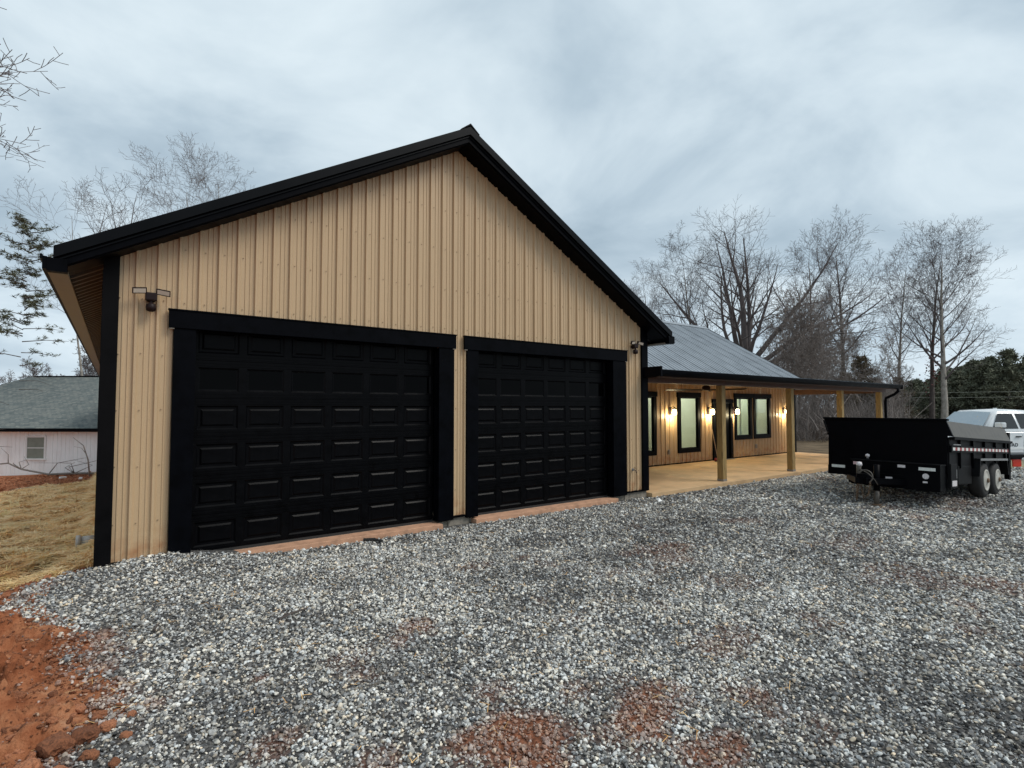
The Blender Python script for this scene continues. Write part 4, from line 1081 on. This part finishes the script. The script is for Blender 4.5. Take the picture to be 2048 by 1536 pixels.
def cab_sec(x, z, w, r=.06):
    return [(x, -w, 1.10), (x, -w+.005, 1.2), (x, -w*.86, z-.05), (x, -w*.78, z), (x, 0, z+.03), (x, w*.78, z), (x, w*.86, z-.05), (x, w-.005, 1.2), (x, w, 1.10)]
cs = []
for x_, z_, w_ in ((.10, 1.17, .90), (-.46, 1.70, .84), (-.60, 1.765, .835), (-1.2, 1.79, .83), (-1.75, 1.76, .825), (-1.90, 1.70, .82), (-2.18, 1.17, .88)):
    top = z_; wt = .93*(.93 if z_ > 1.6 else .97)
    wr = .66 if z_ > 1.6 else .84
    cs.append([(x_, -.90, 1.10), (x_, -.895, 1.16), (x_, -wr, top-.04), (x_, -wr+.07, top), (x_, 0, top+.025), (x_, wr-.07, top), (x_, wr, top-.04), (x_, .895, 1.16), (x_, .90, 1.10)])
strip(cs, 'cab', M['tpw'])
# windshield: tilted pane just outside the cab skin
def lerp3(a, b, t): return tuple(a[i]+(b[i]-a[i])*t for i in range(3))
wv = []
for t_ in np.linspace(.04, .96, 6):
    x_ = .10+(-.46-.10)*t_; z_ = 1.17+(1.70-1.17)*t_; hw = .84+(.66-.84)*t_-.07
    wv.append([(x_+.035*(1-((q)/hw)**2*.25), q, z_+.035+(0.025*(1-abs(q)/hw))) for q in np.linspace(-hw, hw, 9)])
mb = MB(); n9 = 9
mb.add([p for r_ in wv for p in r_], [(i*n9+k, i*n9+k+1, (i+1)*n9+k+1, (i+1)*n9+k) for i in range(5) for k in range(8)]).build('windshield', M['wglass'], tk, smooth=True, fix=False)
for s in (-1, 1):
    def sp_(x_, z_):
        t_ = (z_-1.16)/(1.73-1.16); return (x_, s*(.899-(.899-.664)*t_+.008), z_)
    for nm, quad_ in (('front_window', [(-.14, 1.22), (-1.02, 1.22), (-1.02, 1.67), (-.52, 1.67)]), ('rear_window', [(-1.10, 1.22), (-1.98, 1.22), (-1.76, 1.66), (-1.10, 1.67)])):
        MB().quad(*[sp_(*q) for q in quad_]).build(nm, M['tglass'], tk, fix=False)
    # doors: slightly proud skins with gaps
    for nm, xa, xb in (('front_door', -.10, -1.05), ('rear_door', -1.07, -2.05)):
        dr = MB().prism([(xa, s*.955, .52), (xb, s*.955, .52), (xb, s*.955, .80), (xb, s*.945, 1.09), (xa, s*.945, 1.09), (xa, s*.955, .80)], (0, s*.012, 0)).build(nm, M['tpw'], tk)
        MB().box(xb+.07, xb+.25, s*.985-.012, s*.985+.012, .965, 1.00).build('handle', M['tdust'], dr, bevel=.005)
    MB().box(-2.1, .05, s*.96-.015, s*.96+.015, .60, .66).build('side_moulding', M['white'], tk)
    MB().box(-2.2, .3, s*.92-.06, s*.92+.06, .36, .43).build('running_board', M['tdust'], tk)
    MB().obox((-.16, s*1.10, 1.34), (.07, 0, 0), (0, .12, 0), (0, 0, .075)).build('mirror', M['tpw'], tk, bevel=.03)
    MB().obox((-.16, s*1.04, 1.245), (.06, 0, 0), (0, .13, 0), (0, 0, .022)).build('mirror_base', M['tdust'], tk, bevel=.015)
    for x_ in (.95, -2.75):
        w = MB().lathe([(.2, .0), (.3, -.005), (.385, .02), (.40, .06), (.40, .2), (.36, .25), (.2, .25)], (x_, s*.98 if s < 0 else .73, .40), 'y', 28).build('wheel', M['rubber'], tk, smooth=True)
        MB().lathe([(.24, .01), (.22, .03), (.06, .02), (.0, .02)], (x_, s*.98-.02 if s < 0 else .98, .40), 'y', 20).build('rim', M['steel'], w, smooth=True)
    MB().obox((1.50, s*.66, .90), (.10, 0, 0), (0, .20, 0), (0, 0, .09)).build('headlight', M['lamp_face'], tk, bevel=.03)
MB().box(1.58, 1.66, -.45, .45, .70, .98).build('grille', M['tdust'], tk, bevel=.02)
MB().box(1.5, 1.72, -.88, .88, .42, .60).build('bumper', M['steel'], tk, bevel=.03)
MB().tube([(-1.4, -.15, 1.80), (-1.4, -.15, 1.84)], .05, 10).build('roof_antenna', M['tpw'], tk)
cu = bpy.data.curves.new('door_lettering', 'FONT'); cu.body = 'OFFROAD'; cu.size = .15; cu.extrude = .002; cu.space_character = 1.05
tob = bpy.data.objects.new('door_lettering', cu); COL.objects.link(tob)
bpy.context.view_layer.update()
tme = bpy.data.meshes.new_from_object(tob.evaluated_get(bpy.context.evaluated_depsgraph_get()))
bpy.data.objects.remove(tob); tme.materials.clear(); tme.materials.append(M['tdust'])
o = link('door_lettering', tme, tk); o.rotation_euler = (PI/2, 0, PI); o.location = (-.16, .973, .69)
bx_ = thing('red_box', 'small bright red plastic box with pale ends on the gravel beside the truck', 'box', (21.9, -3.05, hz_(21.9, -3.05)+.01), (0, 0, R(-36)))
MB().box(-.13, .13, -.10, .10, .02, .24).build('tub', M['red'], bx_, bevel=.02)
for s in (-1, 1): MB().box(.13*s-.05+s*.055, .13*s+.05+s*.055, -.085, .085, .02, .22).build('end_cap', M['pale'], bx_, bevel=.02)
MB().box(-.24, .24, -.11, .11, 0, .022).build('base', M['pale'], bx_)

# ------------------------------------------------------------------ white neighbour house on the left
nb_c = Vector((-2.4, 26.0, 0)); ang = math.atan2(24.5-27.2, -.55+4.2)
wh = thing('white_house', 'low white house with grey hip roof beyond the straw lawn', 'house', (-2.4, 26.0, -1.62), (0, 0, ang-R(2)))
MB().box(-9, 12, 0.0, 9, 0, 2.22).build('wall', M['white_siding'], wh)
gv = MB()
for k in range(104):
    xx = -9+k*.2+rnd.uniform(-.01, .01); gv.box(xx, xx+.187, -.018, .0, 0, 2.22)
gv.build('siding_boards', M['white_siding'], wh, kind='stuff')
def shingle_mat():
    m = bpy.data.materials.new('grey_shingles'); m.use_nodes = True
    t = m.node_tree; b = t.nodes['Principled BSDF']
    c = N(t, 'ShaderNodeTexCoord'); br_ = N(t, 'ShaderNodeTexBrick')
    mp = N(t, 'ShaderNodeMapping'); mp.inputs['Scale'].default_value = (1, 1.2, 1); L(t, c.outputs['Object'], mp.inputs[0]); L(t, mp.outputs[0], br_.inputs['Vector'])
    br_.inputs['Scale'].default_value = 3.2; br_.inputs['Color1'].default_value = (.105, .125, .128, 1); br_.inputs['Color2'].default_value = (.19, .20, .19, 1); br_.inputs['Mortar'].default_value = (.075, .09, .095, 1)
    br_.inputs['Mortar Size'].default_value = .03; br_.inputs['Brick Width'].default_value = .75; br_.inputs['Row Height'].default_value = .42
    n_ = N(t, 'ShaderNodeTexNoise'); n_.inputs['Scale'].default_value = 7; n_.inputs['Detail'].default_value = 8; n_.inputs['Roughness'].default_value = .75; L(t, c.outputs['Object'], n_.inputs['Vector'])
    mx = N(t, 'ShaderNodeMixRGB', blend_type='MULTIPLY'); mx.inputs[0].default_value = 1; L(t, br_.outputs['Color'], mx.inputs[1])
    L(t, ramp(t, n_.outputs[0], [(.3, (.65, .68, .68)), (.7, (1.3, 1.28, 1.2))]), mx.inputs[2])
    L(t, mx.outputs[0], b.inputs['Base Color']); b.inputs['Roughness'].default_value = .9
    return m
shm = shingle_mat()
ez, rz_ = 2.22, 4.9
ex0, ex1, ey0, ey1 = -9.4, 12.4, -.45, 9.4
HX = -5.4
rf = MB().add([(-9.6, ey0, ez), (ex1, ey0, ez), (ex1, ey1, ez), (-9.6, ey1, ez), (HX, (ey0+ey1)/2, rz_), (ex1, (ey0+ey1)/2, rz_)], [(0, 1, 5, 4), (3, 2, 5, 4)[::-1], (0, 4, 3), (1, 2, 5), (0, 3, 2, 1)]).build('roof', shm, wh)
MB().box(-9.6, ex1, ey0-.02, ey0+.01, ez-.14, ez+.02).build('fascia', M['black'], wh)
MB().box(HX+.3, ex1, (ey0+ey1)/2-.06, (ey0+ey1)/2+.06, rz_-.01, rz_+.05).build('ridge_vent', M['black'], wh)
MB().box(-9.3, ex1-.1, -.42, .0, ez-.06, ez-.03).build('soffit', M['white'], wh)
wx = -.62
wn = MB().box(wx-.50, wx-.41, -.05, -.0185, .82, 1.80).box(wx+.41, wx+.50, -.05, -.0185, .82, 1.80).box(wx-.50, wx+.50, -.05, -.0185, 1.80, 1.88).box(wx-.54, wx+.54, -.08, -.0185, .74, .82).build('window', M['white'], wh)
MB().box(wx-.41, wx+.41, -.042, -.02, 1.29, 1.33).build('window_sash', M['white'], wn)
MB().box(wx-.41, wx+.41, -.032, -.02, 1.33, 1.80).build('window_pane', M['curtain'], wn)
MB().box(wx-.41, wx+.41, -.03, -.02, .82, 1.29).build('window_pane', M['curtain'], wn)

# ------------------------------------------------------------------ trees
def frame(t):
    u = t.cross(Vector((0.31, 0.77, 0.55)))
    if u.length < 1e-3: u = t.cross(Vector((1, 0, 0)))
    u.normalize(); return u, t.cross(u)
def grow(mb_t, mb_c, r, p, d, length, rad, lvl, P):
    """one branch as a tapering tube, with its children"""
    nseg = P['seg'][min(lvl, len(P['seg'])-1)]
    pts = [p.copy()]; dirs = [d.copy()]
    step = length/nseg; cur = d.copy()
    up = P['up'][min(lvl, len(P['up'])-1)]; wan = P['wander'][min(lvl, len(P['wander'])-1)]
    for i in range(nseg):
        cur = cur + Vector((r.gauss(0, wan), r.gauss(0, wan), r.gauss(0, wan)+up))
        cur.normalize(); pts.append(pts[-1]+cur*step); dirs.append(cur.copy())
    endf = P['taper'] if lvl < P['levels'] else .45
    rads = [max(P['rmin'], rad*(1-(1-endf)*(i/nseg)**.9)) for i in range(nseg+1)]
    sides = 8 if rad > .08 else (5 if rad > .03 else 3)
    (mb_t if lvl == 0 else mb_c).tube(pts, rads, sides, cap=False)
    if lvl >= P['levels']: return
    nch = P['n'][min(lvl, len(P['n'])-1)]; nch = max(1, int(round(nch*r.uniform(.8, 1.2))))
    t0 = P['start'][min(lvl, len(P['start'])-1)]
    az = r.uniform(0, 6.28)
    for c in range(nch):
        t = t0+(1-t0)*((c+r.uniform(.1, .9))/nch)
        f = t*nseg; i = min(int(f), nseg-1); q = f-i
        bp = pts[i].lerp(pts[i+1], q); bd = dirs[i+1]; br = rads[i]*(1-q)+rads[i+1]*q
        u, w = frame(bd); az += 2.4+r.uniform(-.6, .6)
        an = R(r.uniform(*P['ang'][min(lvl, len(P['ang'])-1)]))
        nd = bd*math.cos(an)+(u*math.cos(az)+w*math.sin(az))*math.sin(an)
        if nd.z < -.15: nd.z *= .3
        nl = length*P['ratio'][min(lvl, len(P['ratio'])-1)]*(1-.45*t)*r.uniform(.75, 1.25)
        grow(mb_t, mb_c, r, bp, nd.normalized(), nl, max(P['rmin'], br*r.uniform(*P['rr'])), lvl+1, P)
BASE = dict(levels=4, seg=[12, 7, 5, 3, 2], up=[.012, .055, .05, .04, .03], wander=[.022, .05, .08, .10, .12], taper=.10, rmin=.0062, n=[17, 8, 6, 3], start=[.34, .25, .2, .15],
            ang=[(32, 60), (28, 55), (28, 60), (30, 65)], ratio=[.40, .52, .60, .62], rr=(.42, .60), lead=.5)
def P_(**k): d = dict(BASE); d.update(k); return d
def bare_tree(name, label, cat, loc, seed, h, rad, P, bark, twig, lean=(0, 0), group=None, limbs=None, rotz=0):
    r = random.Random(seed); a = MB(); b = MB()
    t = thing(name, label, cat, loc, (0, 0, rotz), group)
    if limbs:
        th = limbs['trunk']
        a.tube([(0, 0, -.6), (.02, 0, .2), (0, .03, th*.6), (.03, 0, th)], [rad*1.35, rad*1.12, rad, rad*.95], 10, cap=False)
        for k_, (az, tilt, ln, rf_, zo) in enumerate(limbs['list']):
            d = Vector((math.sin(R(tilt))*math.cos(R(az)), math.sin(R(tilt))*math.sin(R(az)), math.cos(R(tilt))))
            grow(b if k_ else a, b, r, Vector((0, 0, th+zo)), d, ln, rad*rf_, 1, P)
    else:
        a.tube([(0, 0, -.6), (0, 0, .15)], [rad*1.3, rad*1.02], 8, cap=False)
        grow(a, b, r, Vector((0, 0, .1)), Vector((lean[0], lean[1], 1)).normalized(), h*.97, rad, 0, P)
    a.build('trunk', bark, t, smooth=True, fix=False); b.build('crown', twig, t, smooth=True, fix=False)
    return t
def gz(x, y): return hz_(x, y)
# the broad oak behind the porch roof
oak_limbs = dict(trunk=4.6, list=[(233, 4, 10.4, .62, 0), (323, 15, 10.2, .50, -.1), (143, 17, 9.8, .50, -.1), (323, 34, 11.2, .47, -.2), (318, 48, 11.0, .44, -.3), (143, 38, 9.6, .46, -.2), (325, 62, 12.4, .48, -.5), (143, 60, 9.2, .44, -.5), (20, 34, 8.6, .38, 0), (250, 34, 8.2, .38, -.1), (95, 28, 9.4, .4, -.2), (200, 42, 8.4, .38, -.3)])
bare_tree('oak_tree', 'broad bare oak with low spreading limbs behind the porch roof', 'tree', (37.7, 14.7, gz(37.7, 14.7)), 5, 15, .50,
          P_(levels=4, n=[9, 11, 7, 4], start=[.3, .30, .22, .15], up=[.03, .030, .035, .03, .02], ratio=[.5, .46, .56, .58], wander=[.05, .065, .09, .11, .13], rmin=.0065, seg=[8, 10, 6, 4, 2], ang=[(30, 60), (28, 58), (28, 60), (30, 65)]), M['bark'], M['twig'], limbs=oak_limbs)
tall = P_(n=[22, 8, 6, 3], start=[.40, .25, .2, .15], ang=[(30, 50), (26, 48), (28, 55), (30, 60)], ratio=[.36, .50, .58, .6], up=[.01, .085, .06, .04])
bare_tree('tall_tree', 'tall bare grey tree with upswept branches, just right of the broad oak', 'tree', (45.9, 11.2, gz(46, 11)), 21, 14.6, .24, tall, M['bark'], M['twig'], (.02, -.01))
bare_tree('tall_tree', 'tall bare tree close beside the oak, left of its taller twin', 'tree', (44.0, 12.6, gz(44, 12)), 22, 13.6, .20, tall, M['bark'], M['twig'], (-.01, .02))
bare_tree('tall_tree', 'slender bare tree with a pale stem above the porch downspout', 'tree', (51.6, 9.5, gz(51, 9)), 23, 13.4, .17, P_(**{**tall, 'n': [18, 7, 5, 3]}), M['bark_pale'], M['twig_grey'], (-.02, .01))
bare_tree('tall_tree', 'tall bare tree with a dark trunk and red dead leaves on it', 'tree', (48.9, 6.5, gz(48, 6)), 24, 13.4, .20, tall, M['bark_dark'], M['twig'], (0, .01))
bare_tree('tall_tree', 'tall bare tree with a pale mottled trunk, rightmost of the tall ones', 'tree', (47.2, 5.3, gz(47, 5)), 29, 12.6, .24, P_(**{**tall, 'start': [.30, .2, .15, .1], 'ang': [(38, 62), (28, 55), (30, 60), (30, 65)], 'ratio': [.46, .50, .58, .6]}), M['bark_pale'], M['twig'], (.01, -.02))
bare_tree('bare_tree', 'hazy bare tree peeping over the garage eave left of the oak', 'tree', (38.6, 25.0, gz(38, 25)), 31, 13.0, .2, P_(), M['bark'], M['twig_grey'])
bare_tree('bare_tree', 'bare tree with a pale upright trunk, close left of the oak', 'tree', (37.4, 18.6, gz(37, 18)), 34, 13.4, .19, P_(start=[.45, .2, .15, .1]), M['bark_pale'], M['twig'])
# left side
ltw = P_(n=[24, 10, 7, 4], start=[.22, .2, .15, .1], ang=[(45, 75), (30, 60), (30, 65), (30, 70)], ratio=[.42, .48, .5, .5], up=[.01, .02, .03, .03], rmin=.011)
bare_tree('bare_tree', 'tall bare tree at the left edge whose twigs reach into the picture', 'tree', (-10.6, 21.4, gz(-10.6, 21.4)), 41, 25.0, .32, ltw, M['bark'], M['twig'])
fork = dict(trunk=9.6, list=[(323, 26, 6.4, .60, 0), (150, 30, 6.0, .56, 0), (60, 8, 6.6, .55, 0), (300, 55, 4.4, .40, -.4)])
bare_tree('bare_tree', 'bare forked tree rising behind the garage roof near its left eave', 'tree', (-.35, 31.5, gz(-.35, 31)), 48, 17.0, .13, P_(n=[9, 9, 5, 3], start=[.3, .25, .2, .15], seg=[8, 7, 5, 3, 2], wander=[.04, .09, .12, .15, .18]), M['bark_pale'], M['twig'], limbs=fork)
bare_tree('bare_tree', 'smaller bare tree behind the garage roof, right of the forked one', 'tree', (3.3, 34.5, gz(3.3, 34)), 45, 17.4, .15, P_(n=[12, 7, 5, 3], start=[.55, .25, .2, .15]), M['bark_pale'], M['twig_grey'])
bare_tree('bare_tree', 'thin bare tree leaning left above the garage eave', 'tree', (-1.15, 36.0, gz(-1.15, 36)), 46, 16.0, .10, P_(n=[10, 6, 4, 3], start=[.5, .2, .15, .1]), M['bark_pale'], M['twig_grey'], (-.08, .03))
bare_tree('bare_tree', 'bare tree farthest right of those behind the left garage roof', 'tree', (6.2, 35.5, gz(6, 35)), 47, 18.0, .15, P_(n=[12, 7, 5, 3], start=[.55, .2, .15, .1]), M['bark_pale'], M['twig_grey'])
far0 = bare_tree('far_tree', 'far hazy bare tree above the white house roof', 'tree', (-2.2, 68, gz(-2, 68)), 51, 8.6, .16, P_(n=[16, 8, 5, 3], rmin=.016), M['bark'], M['twig_grey'], group='far bare trees behind the white house')
for x_, y_, s_ in ((-9.2, 72, .72), (-7.2, 70, .85), (-5.4, 74, .7), (-3.6, 72, .75), (-1.0, 66, 1.1), (-10.5, 68, .8), (0.4, 74, 1.0)):
    dup(far0, (x_, y_, gz(x_, y_)), rnd.uniform(0, 6), s_)
# thicket behind the porch: saplings of three shapes, copied
def sapling(seed, h, loc):
    return bare_tree('bare_sapling', 'thin bare sapling in the thicket behind the porch', 'sapling', loc, seed, h, .075, P_(levels=4, n=[16, 8, 5, 3], start=[.12, .15, .15, .1], ang=[(20, 50), (25, 60), (30, 65), (30, 70)], ratio=[.42, .5, .5, .5], wander=[.06, .10, .13, .16, .18], rmin=.010), M['brush'], M['brush'], group='saplings of the thicket behind the porch')
sap = [sapling(61, 8.5, (33.5, 9.3, -.5)), sapling(62, 7.5, (36.5, 9.2, -.5)), sapling(63, 7.8, (40.0, 9.6, -.6))]
for k in range(22):
    D = rnd.uniform(30, 54); pxx = rnd.uniform(1520, 1800)
    u_ = (pxx-1024)/1075
    x_ = .005+D*(.594+.804*u_); y_ = -7.16+D*(.804-.594*u_)
    if x_ < 23.0 and y_ < 12.0: x_ += 3
    dup(sap[k % 3], (x_, y_, gz(x_, y_)), rnd.uniform(0, 6.28), rnd.uniform(.6, 1.1)*(1.0 if pxx < 1720 else .62))
# ground brush as one mass of stems
r_ = random.Random(71); bb = MB()
for k in range(5200):
    D = r_.uniform(29, 60); pxx = r_.uniform(1560, 1840) if k % 4 else r_.uniform(1800, 2250); u_ = (pxx-1024)/1075
    x_ = .005+D*(.594+.804*u_); y_ = -7.16+D*(.804-.594*u_)
    if x_ < 26.0: continue
    h_ = r_.uniform(.6, 3.4)*(1 if pxx < 1800 else .45); z_ = -.75
    p0 = Vector((x_, y_, z_)); p1 = p0+Vector((r_.gauss(0, .5), r_.gauss(0, .5), h_*.55)); p2 = p1+Vector((r_.gauss(0, .7), r_.gauss(0, .7), h_*.45))
    bb.tube([p0, p1, p2], [.022, .015, .008], 3, cap=False)
    for q in range(3):
        b0 = p0.lerp(p1, r_.uniform(.3, 1)); b1 = b0+Vector((r_.gauss(0, .45), r_.gauss(0, .45), r_.uniform(.1, .7)))
        bb.tube([b0, b1], [.012, .007], 3, cap=False)
o = bb.build('underbrush', M['brush'], None, fix=False, kind='stuff', label='grey-brown underbrush along the edge of the wood')
# evergreens: crowns of many small needle sprays on boughs
def evergreen(name, label, cat, loc, seed, h, w, m, group, dens=1.0, spray=.34, base=.12, bark='bark_dark'):
    r = random.Random(seed); t = thing(name, label, cat, loc, (0, 0, 0), group)
    a = MB().tube([(0, 0, -.5), (0, 0, h*.5), (r.uniform(-.1, .1), 0, h*.97)], [h*.018, h*.012, h*.003], 6, cap=False)
    c = MB()
    nb = int(42*dens)
    for k in range(nb):
        zf = base+(1-base)*((k+r.random())/nb); az = r.uniform(0, 6.28)
        prof = (1-zf)**.62*(.55+.45*min(1, (zf-base)/.18+.35))
        ln = w*prof*r.uniform(.55, 1.15)+.15
        p0 = Vector((0, 0, h*zf)); d = Vector((math.cos(az), math.sin(az), r.uniform(-.05, .45))).normalized()
        p1 = p0+d*ln
        a.tube([p0, p1], [h*.004, .01], 3, cap=False)
        for s in range(int(9*dens)+2):
            t_ = r.uniform(.25, 1.05); q = p0.lerp(p1, t_)+Vector((r.gauss(0, .14), r.gauss(0, .14), r.gauss(0, .12)))*w*.5
            for _ in range(7):
                e = Vector((r.gauss(0, 1), r.gauss(0, 1), r.gauss(.25, .8))).normalized()*spray*r.uniform(.6, 1.3)
                s_ = e.cross(Vector((r.gauss(0, 1), r.gauss(0, 1), r.gauss(0, 1)))).normalized()*spray*.16
                c.quad(q-s_*.4, q+e*.5-s_, q+e, q+e*.5+s_)
    a.build('trunk', M[bark], t, fix=False); c.build('crown', m, t, fix=False)
    return t
G = 'evergreens along the far wood edge'
ev = [evergreen('evergreen_tree', 'dark evergreen in the far wood edge behind the truck', 'evergreen tree', (80, 11, -.8), 81, 7.6, 3.0, M['needle_far'], G, 1.5, .42),
      evergreen('evergreen_tree', 'dark evergreen in the far wood edge behind the truck', 'evergreen tree', (84, 15, -.8), 82, 6.6, 3.2, M['needle_far'], G, 1.4, .45, .05),
      evergreen('evergreen_tree', 'dark evergreen in the far wood edge behind the truck', 'evergreen tree', (77, 7.5, -.8), 83, 8.4, 2.6, M['needle_far'], G, 1.2, .42, .25)]
for k in range(40):
    pxx = 1700+(k+rnd.random())*440/40; D = rnd.uniform(58, 84); u_ = (pxx-1024)/1075
    x_ = .005+D*(.594+.804*u_); y_ = -7.16+D*(.804-.594*u_)
    want = np.interp(pxx, [1700, 1800, 1880, 1930, 1990, 2140], [45, 42, 62, 78, 88, 84])*rnd.uniform(.72, 1.06)
    hh = want/1075*D+2.4
    dup(ev[k % 3], (x_, y_, -.8), rnd.uniform(0, 6.28), (hh/7.6*rnd.uniform(.95, 1.3),)*2+(hh/7.6,))
for k, (x_, y_, s_) in enumerate(((42.5, 9.9, .72), (46.5, 10.2, .95), (49.0, 8.6, .7))):
    if k == 0:
        cd = evergreen('cedar_tree', 'bushy brown-green cedar in the thicket behind the porch', 'cedar tree', (x_, y_, -.6), 91, 6.4, 2.0, M['cedar'], 'cedars in the thicket', 1.1, .30, .15)
        cd.scale = (s_,)*3
    else: dup(cd, (x_, y_, -.6), rnd.uniform(0, 6), s_)
# the pine at the left edge: open crown of drooping boughs with needle tufts
r_ = random.Random(101)
pine = thing('pine_tree', 'thin pine with ragged needle tufts at the left edge beside the white house', 'pine tree', (-4.05, 30.4, -1.5))
pa = MB(); pc = MB(); PH = 12.9
lean = lambda z_: Vector((.30*(z_/PH)**1.5, -.15*(z_/PH), z_))
pa.tube([lean(z_) for z_ in np.linspace(-.5, PH*.98, 14)], [.20*(1-.85*max(0, z_)/PH) for z_ in np.linspace(-.5, PH*.98, 14)], 7, cap=False)
for k in range(62):
    zf = .40+.60*((k+r_.random())/62); az = r_.uniform(0, 6.28); ln = (1.9*(1.06-zf)**.5+.35)*r_.uniform(.5, 1.15)
    if zf < .52 and r_.random() < .5: continue
    p0 = lean(PH*zf); d = Vector((math.cos(az), math.sin(az), r_.uniform(-.05, .35)))
    pts_ = [p0, p0+d*ln*.5+Vector((0, 0, .05)), p0+d*ln+Vector((0, 0, -.05+.25*(zf > .8)))]
    pa.tube(pts_, [.03, .02, .008], 4, cap=False)
    for s in range(13):
        t_ = r_.uniform(.30, 1.05); q = (pts_[0].lerp(pts_[1], t_*2) if t_ < .5 else pts_[1].lerp(pts_[2], t_*2-1))+Vector((r_.gauss(0, .14), r_.gauss(0, .14), r_.gauss(0, .08)))
        for _ in range(14):
            e = Vector((r_.gauss(0, 1), r_.gauss(0, 1), r_.gauss(.25, .6))).normalized()*r_.uniform(.12, .24)
            s_ = e.cross(Vector((r_.gauss(0, 1), r_.gauss(0, 1), r_.gauss(0, 1)))).normalized()*.012
            pc.quad(q-s_, q+e*.6-s_, q+e, q+s_)
for zf, az in ((.22, -.4), (.27, 2.6), (.31, -.1), (.345, .3), (.36, -.5)):
    p0 = lean(PH*zf); d = Vector((math.cos(az), math.sin(az), .05)); pa.tube([p0, p0+d*.7, p0+d*1.3+Vector((0, 0, -.25))], [.022, .014, .006], 4, cap=False)
pa.build('trunk', M['bark_dark'], pine, smooth=True, fix=False); pc.build('crown', M['needle'], pine, fix=False)
# red dead leaves on the dark trunk (vine)
r_ = random.Random(111); lv = MB()
for k in range(170):
    z_ = r_.triangular(2.6, 8.6, 4.6); q = Vector((.1+r_.gauss(0, .30), r_.gauss(-.15, .30), z_)); e = Vector((r_.gauss(0, 1), r_.gauss(0, 1), r_.gauss(0, 1))).normalized()*.10; s_ = e.cross(Vector((0, .3, 1))).normalized()*.06
    lv.quad(q-e, q+s_, q+e, q-s_)
par = [o for o in bpy.data.objects if o.get('label', '').startswith('tall bare tree with a dark trunk')][0]
lv.build('dead_leaves', M['leaf_red'], par, fix=False, kind='stuff')

# fallen trunk, saplings and vines before the white house
def on(x, y): return hz_(x, y)
lg = MB(); P0 = [(-7.2, 25.6), (-4.9, 26.3), (-3.7, 25.2), (-3.2, 24.6), (-2.2, 23.4), (-1.3, 22.6), (-.5, 21.8)]; ZL = [.55, .55, .62, .35, .10, .12, .1]
lg.tube([(x_, y_, on(x_, y_)+z_) for (x_, y_), z_ in zip(P0, ZL)], [.015, .025, .03, .035, .045, .05, .05], 7)
for k in range(9):
    i = rnd.randint(2, 5); b = Vector((P0[i][0], P0[i][1], on(*P0[i])+ZL[i])); lg.tube([b, b+Vector((rnd.gauss(0, .3), rnd.gauss(0, .3), rnd.uniform(.15, .5))), b+Vector((rnd.gauss(0, .6), rnd.gauss(0, .5), rnd.uniform(.3, .7)))], [.022, .014, .006], 4)
o = lg.build('fallen_branch', M['bark'], None, smooth=True, fix=False)
tag(o, 'long fallen grey branch lying in front of the white house wall', 'branch')
o = MB().tube([(0, 0, -.1), (-.08, 0, .7), (-.25, .05, 1.3), (-.60, .1, 1.65)], [.03, .025, .018, .006], 5).tube([(-.12, .02, .9), (-.3, .0, 1.2), (-.55, -.05, 1.28)], [.015, .01, .005], 4).build('bent_sapling', M['bark_pale'], None, smooth=True, fix=False)
tag(o, 'bent bare sapling before the white wall near the black corner board', 'sapling'); o.location = (-.75, 21.6, on(-.75, 21.6))
vb = MB(); r_ = random.Random(121)
for k in range(40):
    z_ = r_.uniform(0, .4); a_ = r_.uniform(0, 6.28)
    p0 = Vector((r_.gauss(0, .12), r_.gauss(0, .12), 2.1+r_.uniform(-.5, .9))); vb.tube([p0, p0+Vector((r_.gauss(0, .16), r_.gauss(0, .16), r_.gauss(0, .25))), p0+Vector((r_.gauss(0, .3), r_.gauss(0, .25), r_.gauss(0, .4)))], [.02, .014, .006], 4, cap=False)
for s in (-.1, .06): vb.tube([(s-.35, 0, -.2), (s-.25, 0, .7), (s-.02, 0, 1.5), (s, 0, 2.5)], [.05, .045, .035, .02], 5, cap=False)
o = vb.build('vine_shrub', M['bark_dark'], None, fix=False)
tag(o, 'tangled dark vine stems at the left edge before the white house', 'shrub'); o.location = (-4.0, 21.6, on(-4.0, 21.6))
for k, (x_, y_, a_) in enumerate(((-1.55, 20.2, .2), (-.95, 18.9, 1.2))):
    o = MB().obox((0, 0, .05), (.10, .03, .02), (-.02, .05, 0), (0, .0, .03)).build('broken_block', M['litter'], None, bevel=.01)
    tag(o, ('larger' if k == 0 else 'smaller, nearer') + ' pale broken block on the red clay before the white house', 'rubble'); o.location = (x_, y_, on(x_, y_)+.06); o.rotation_euler = (0, .2, a_)

# power lines with their poles
def at(pxx, D):
    u_ = (pxx-1024)/1075; return (.005+D*(.594+.804*u_), -7.16+D*(.804-.594*u_))
A = at(1560, 62); B = at(2330, 40)
for k, (x_, y_) in enumerate((A, B)):
    t = thing('utility_pole', 'grey utility pole ' + ('hidden in the wood at the left end of the wires' if k == 0 else 'beyond the right edge carrying the wires'), 'utility pole', (x_, y_, -.9))
    MB().tube([(0, 0, -.5), (0, 0, 4.6)], [.14, .10], 10).build('pole', M['pole'], t, smooth=True)
    MB().box(-.06, .06, -.6, .6, 4.1, 4.22).build('crossarm', M['pole'], t)
for k, (z0, z1) in enumerate(((3.25, 3.0), (2.75, 2.55))):
    pts_ = [Vector((A[0]+(B[0]-A[0])*t_, A[1]+(B[1]-A[1])*t_, z0+(z1-z0)*t_-.5*4*t_*(1-t_)*.35)) for t_ in np.linspace(0, 1, 16)]
    o = MB().tube(pts_, .016, 4).build('power_line', M['wire'], None, smooth=True, fix=False)
    tag(o, ('upper' if k == 0 else 'lower') + ' pale power line crossing before the evergreens', 'power line')
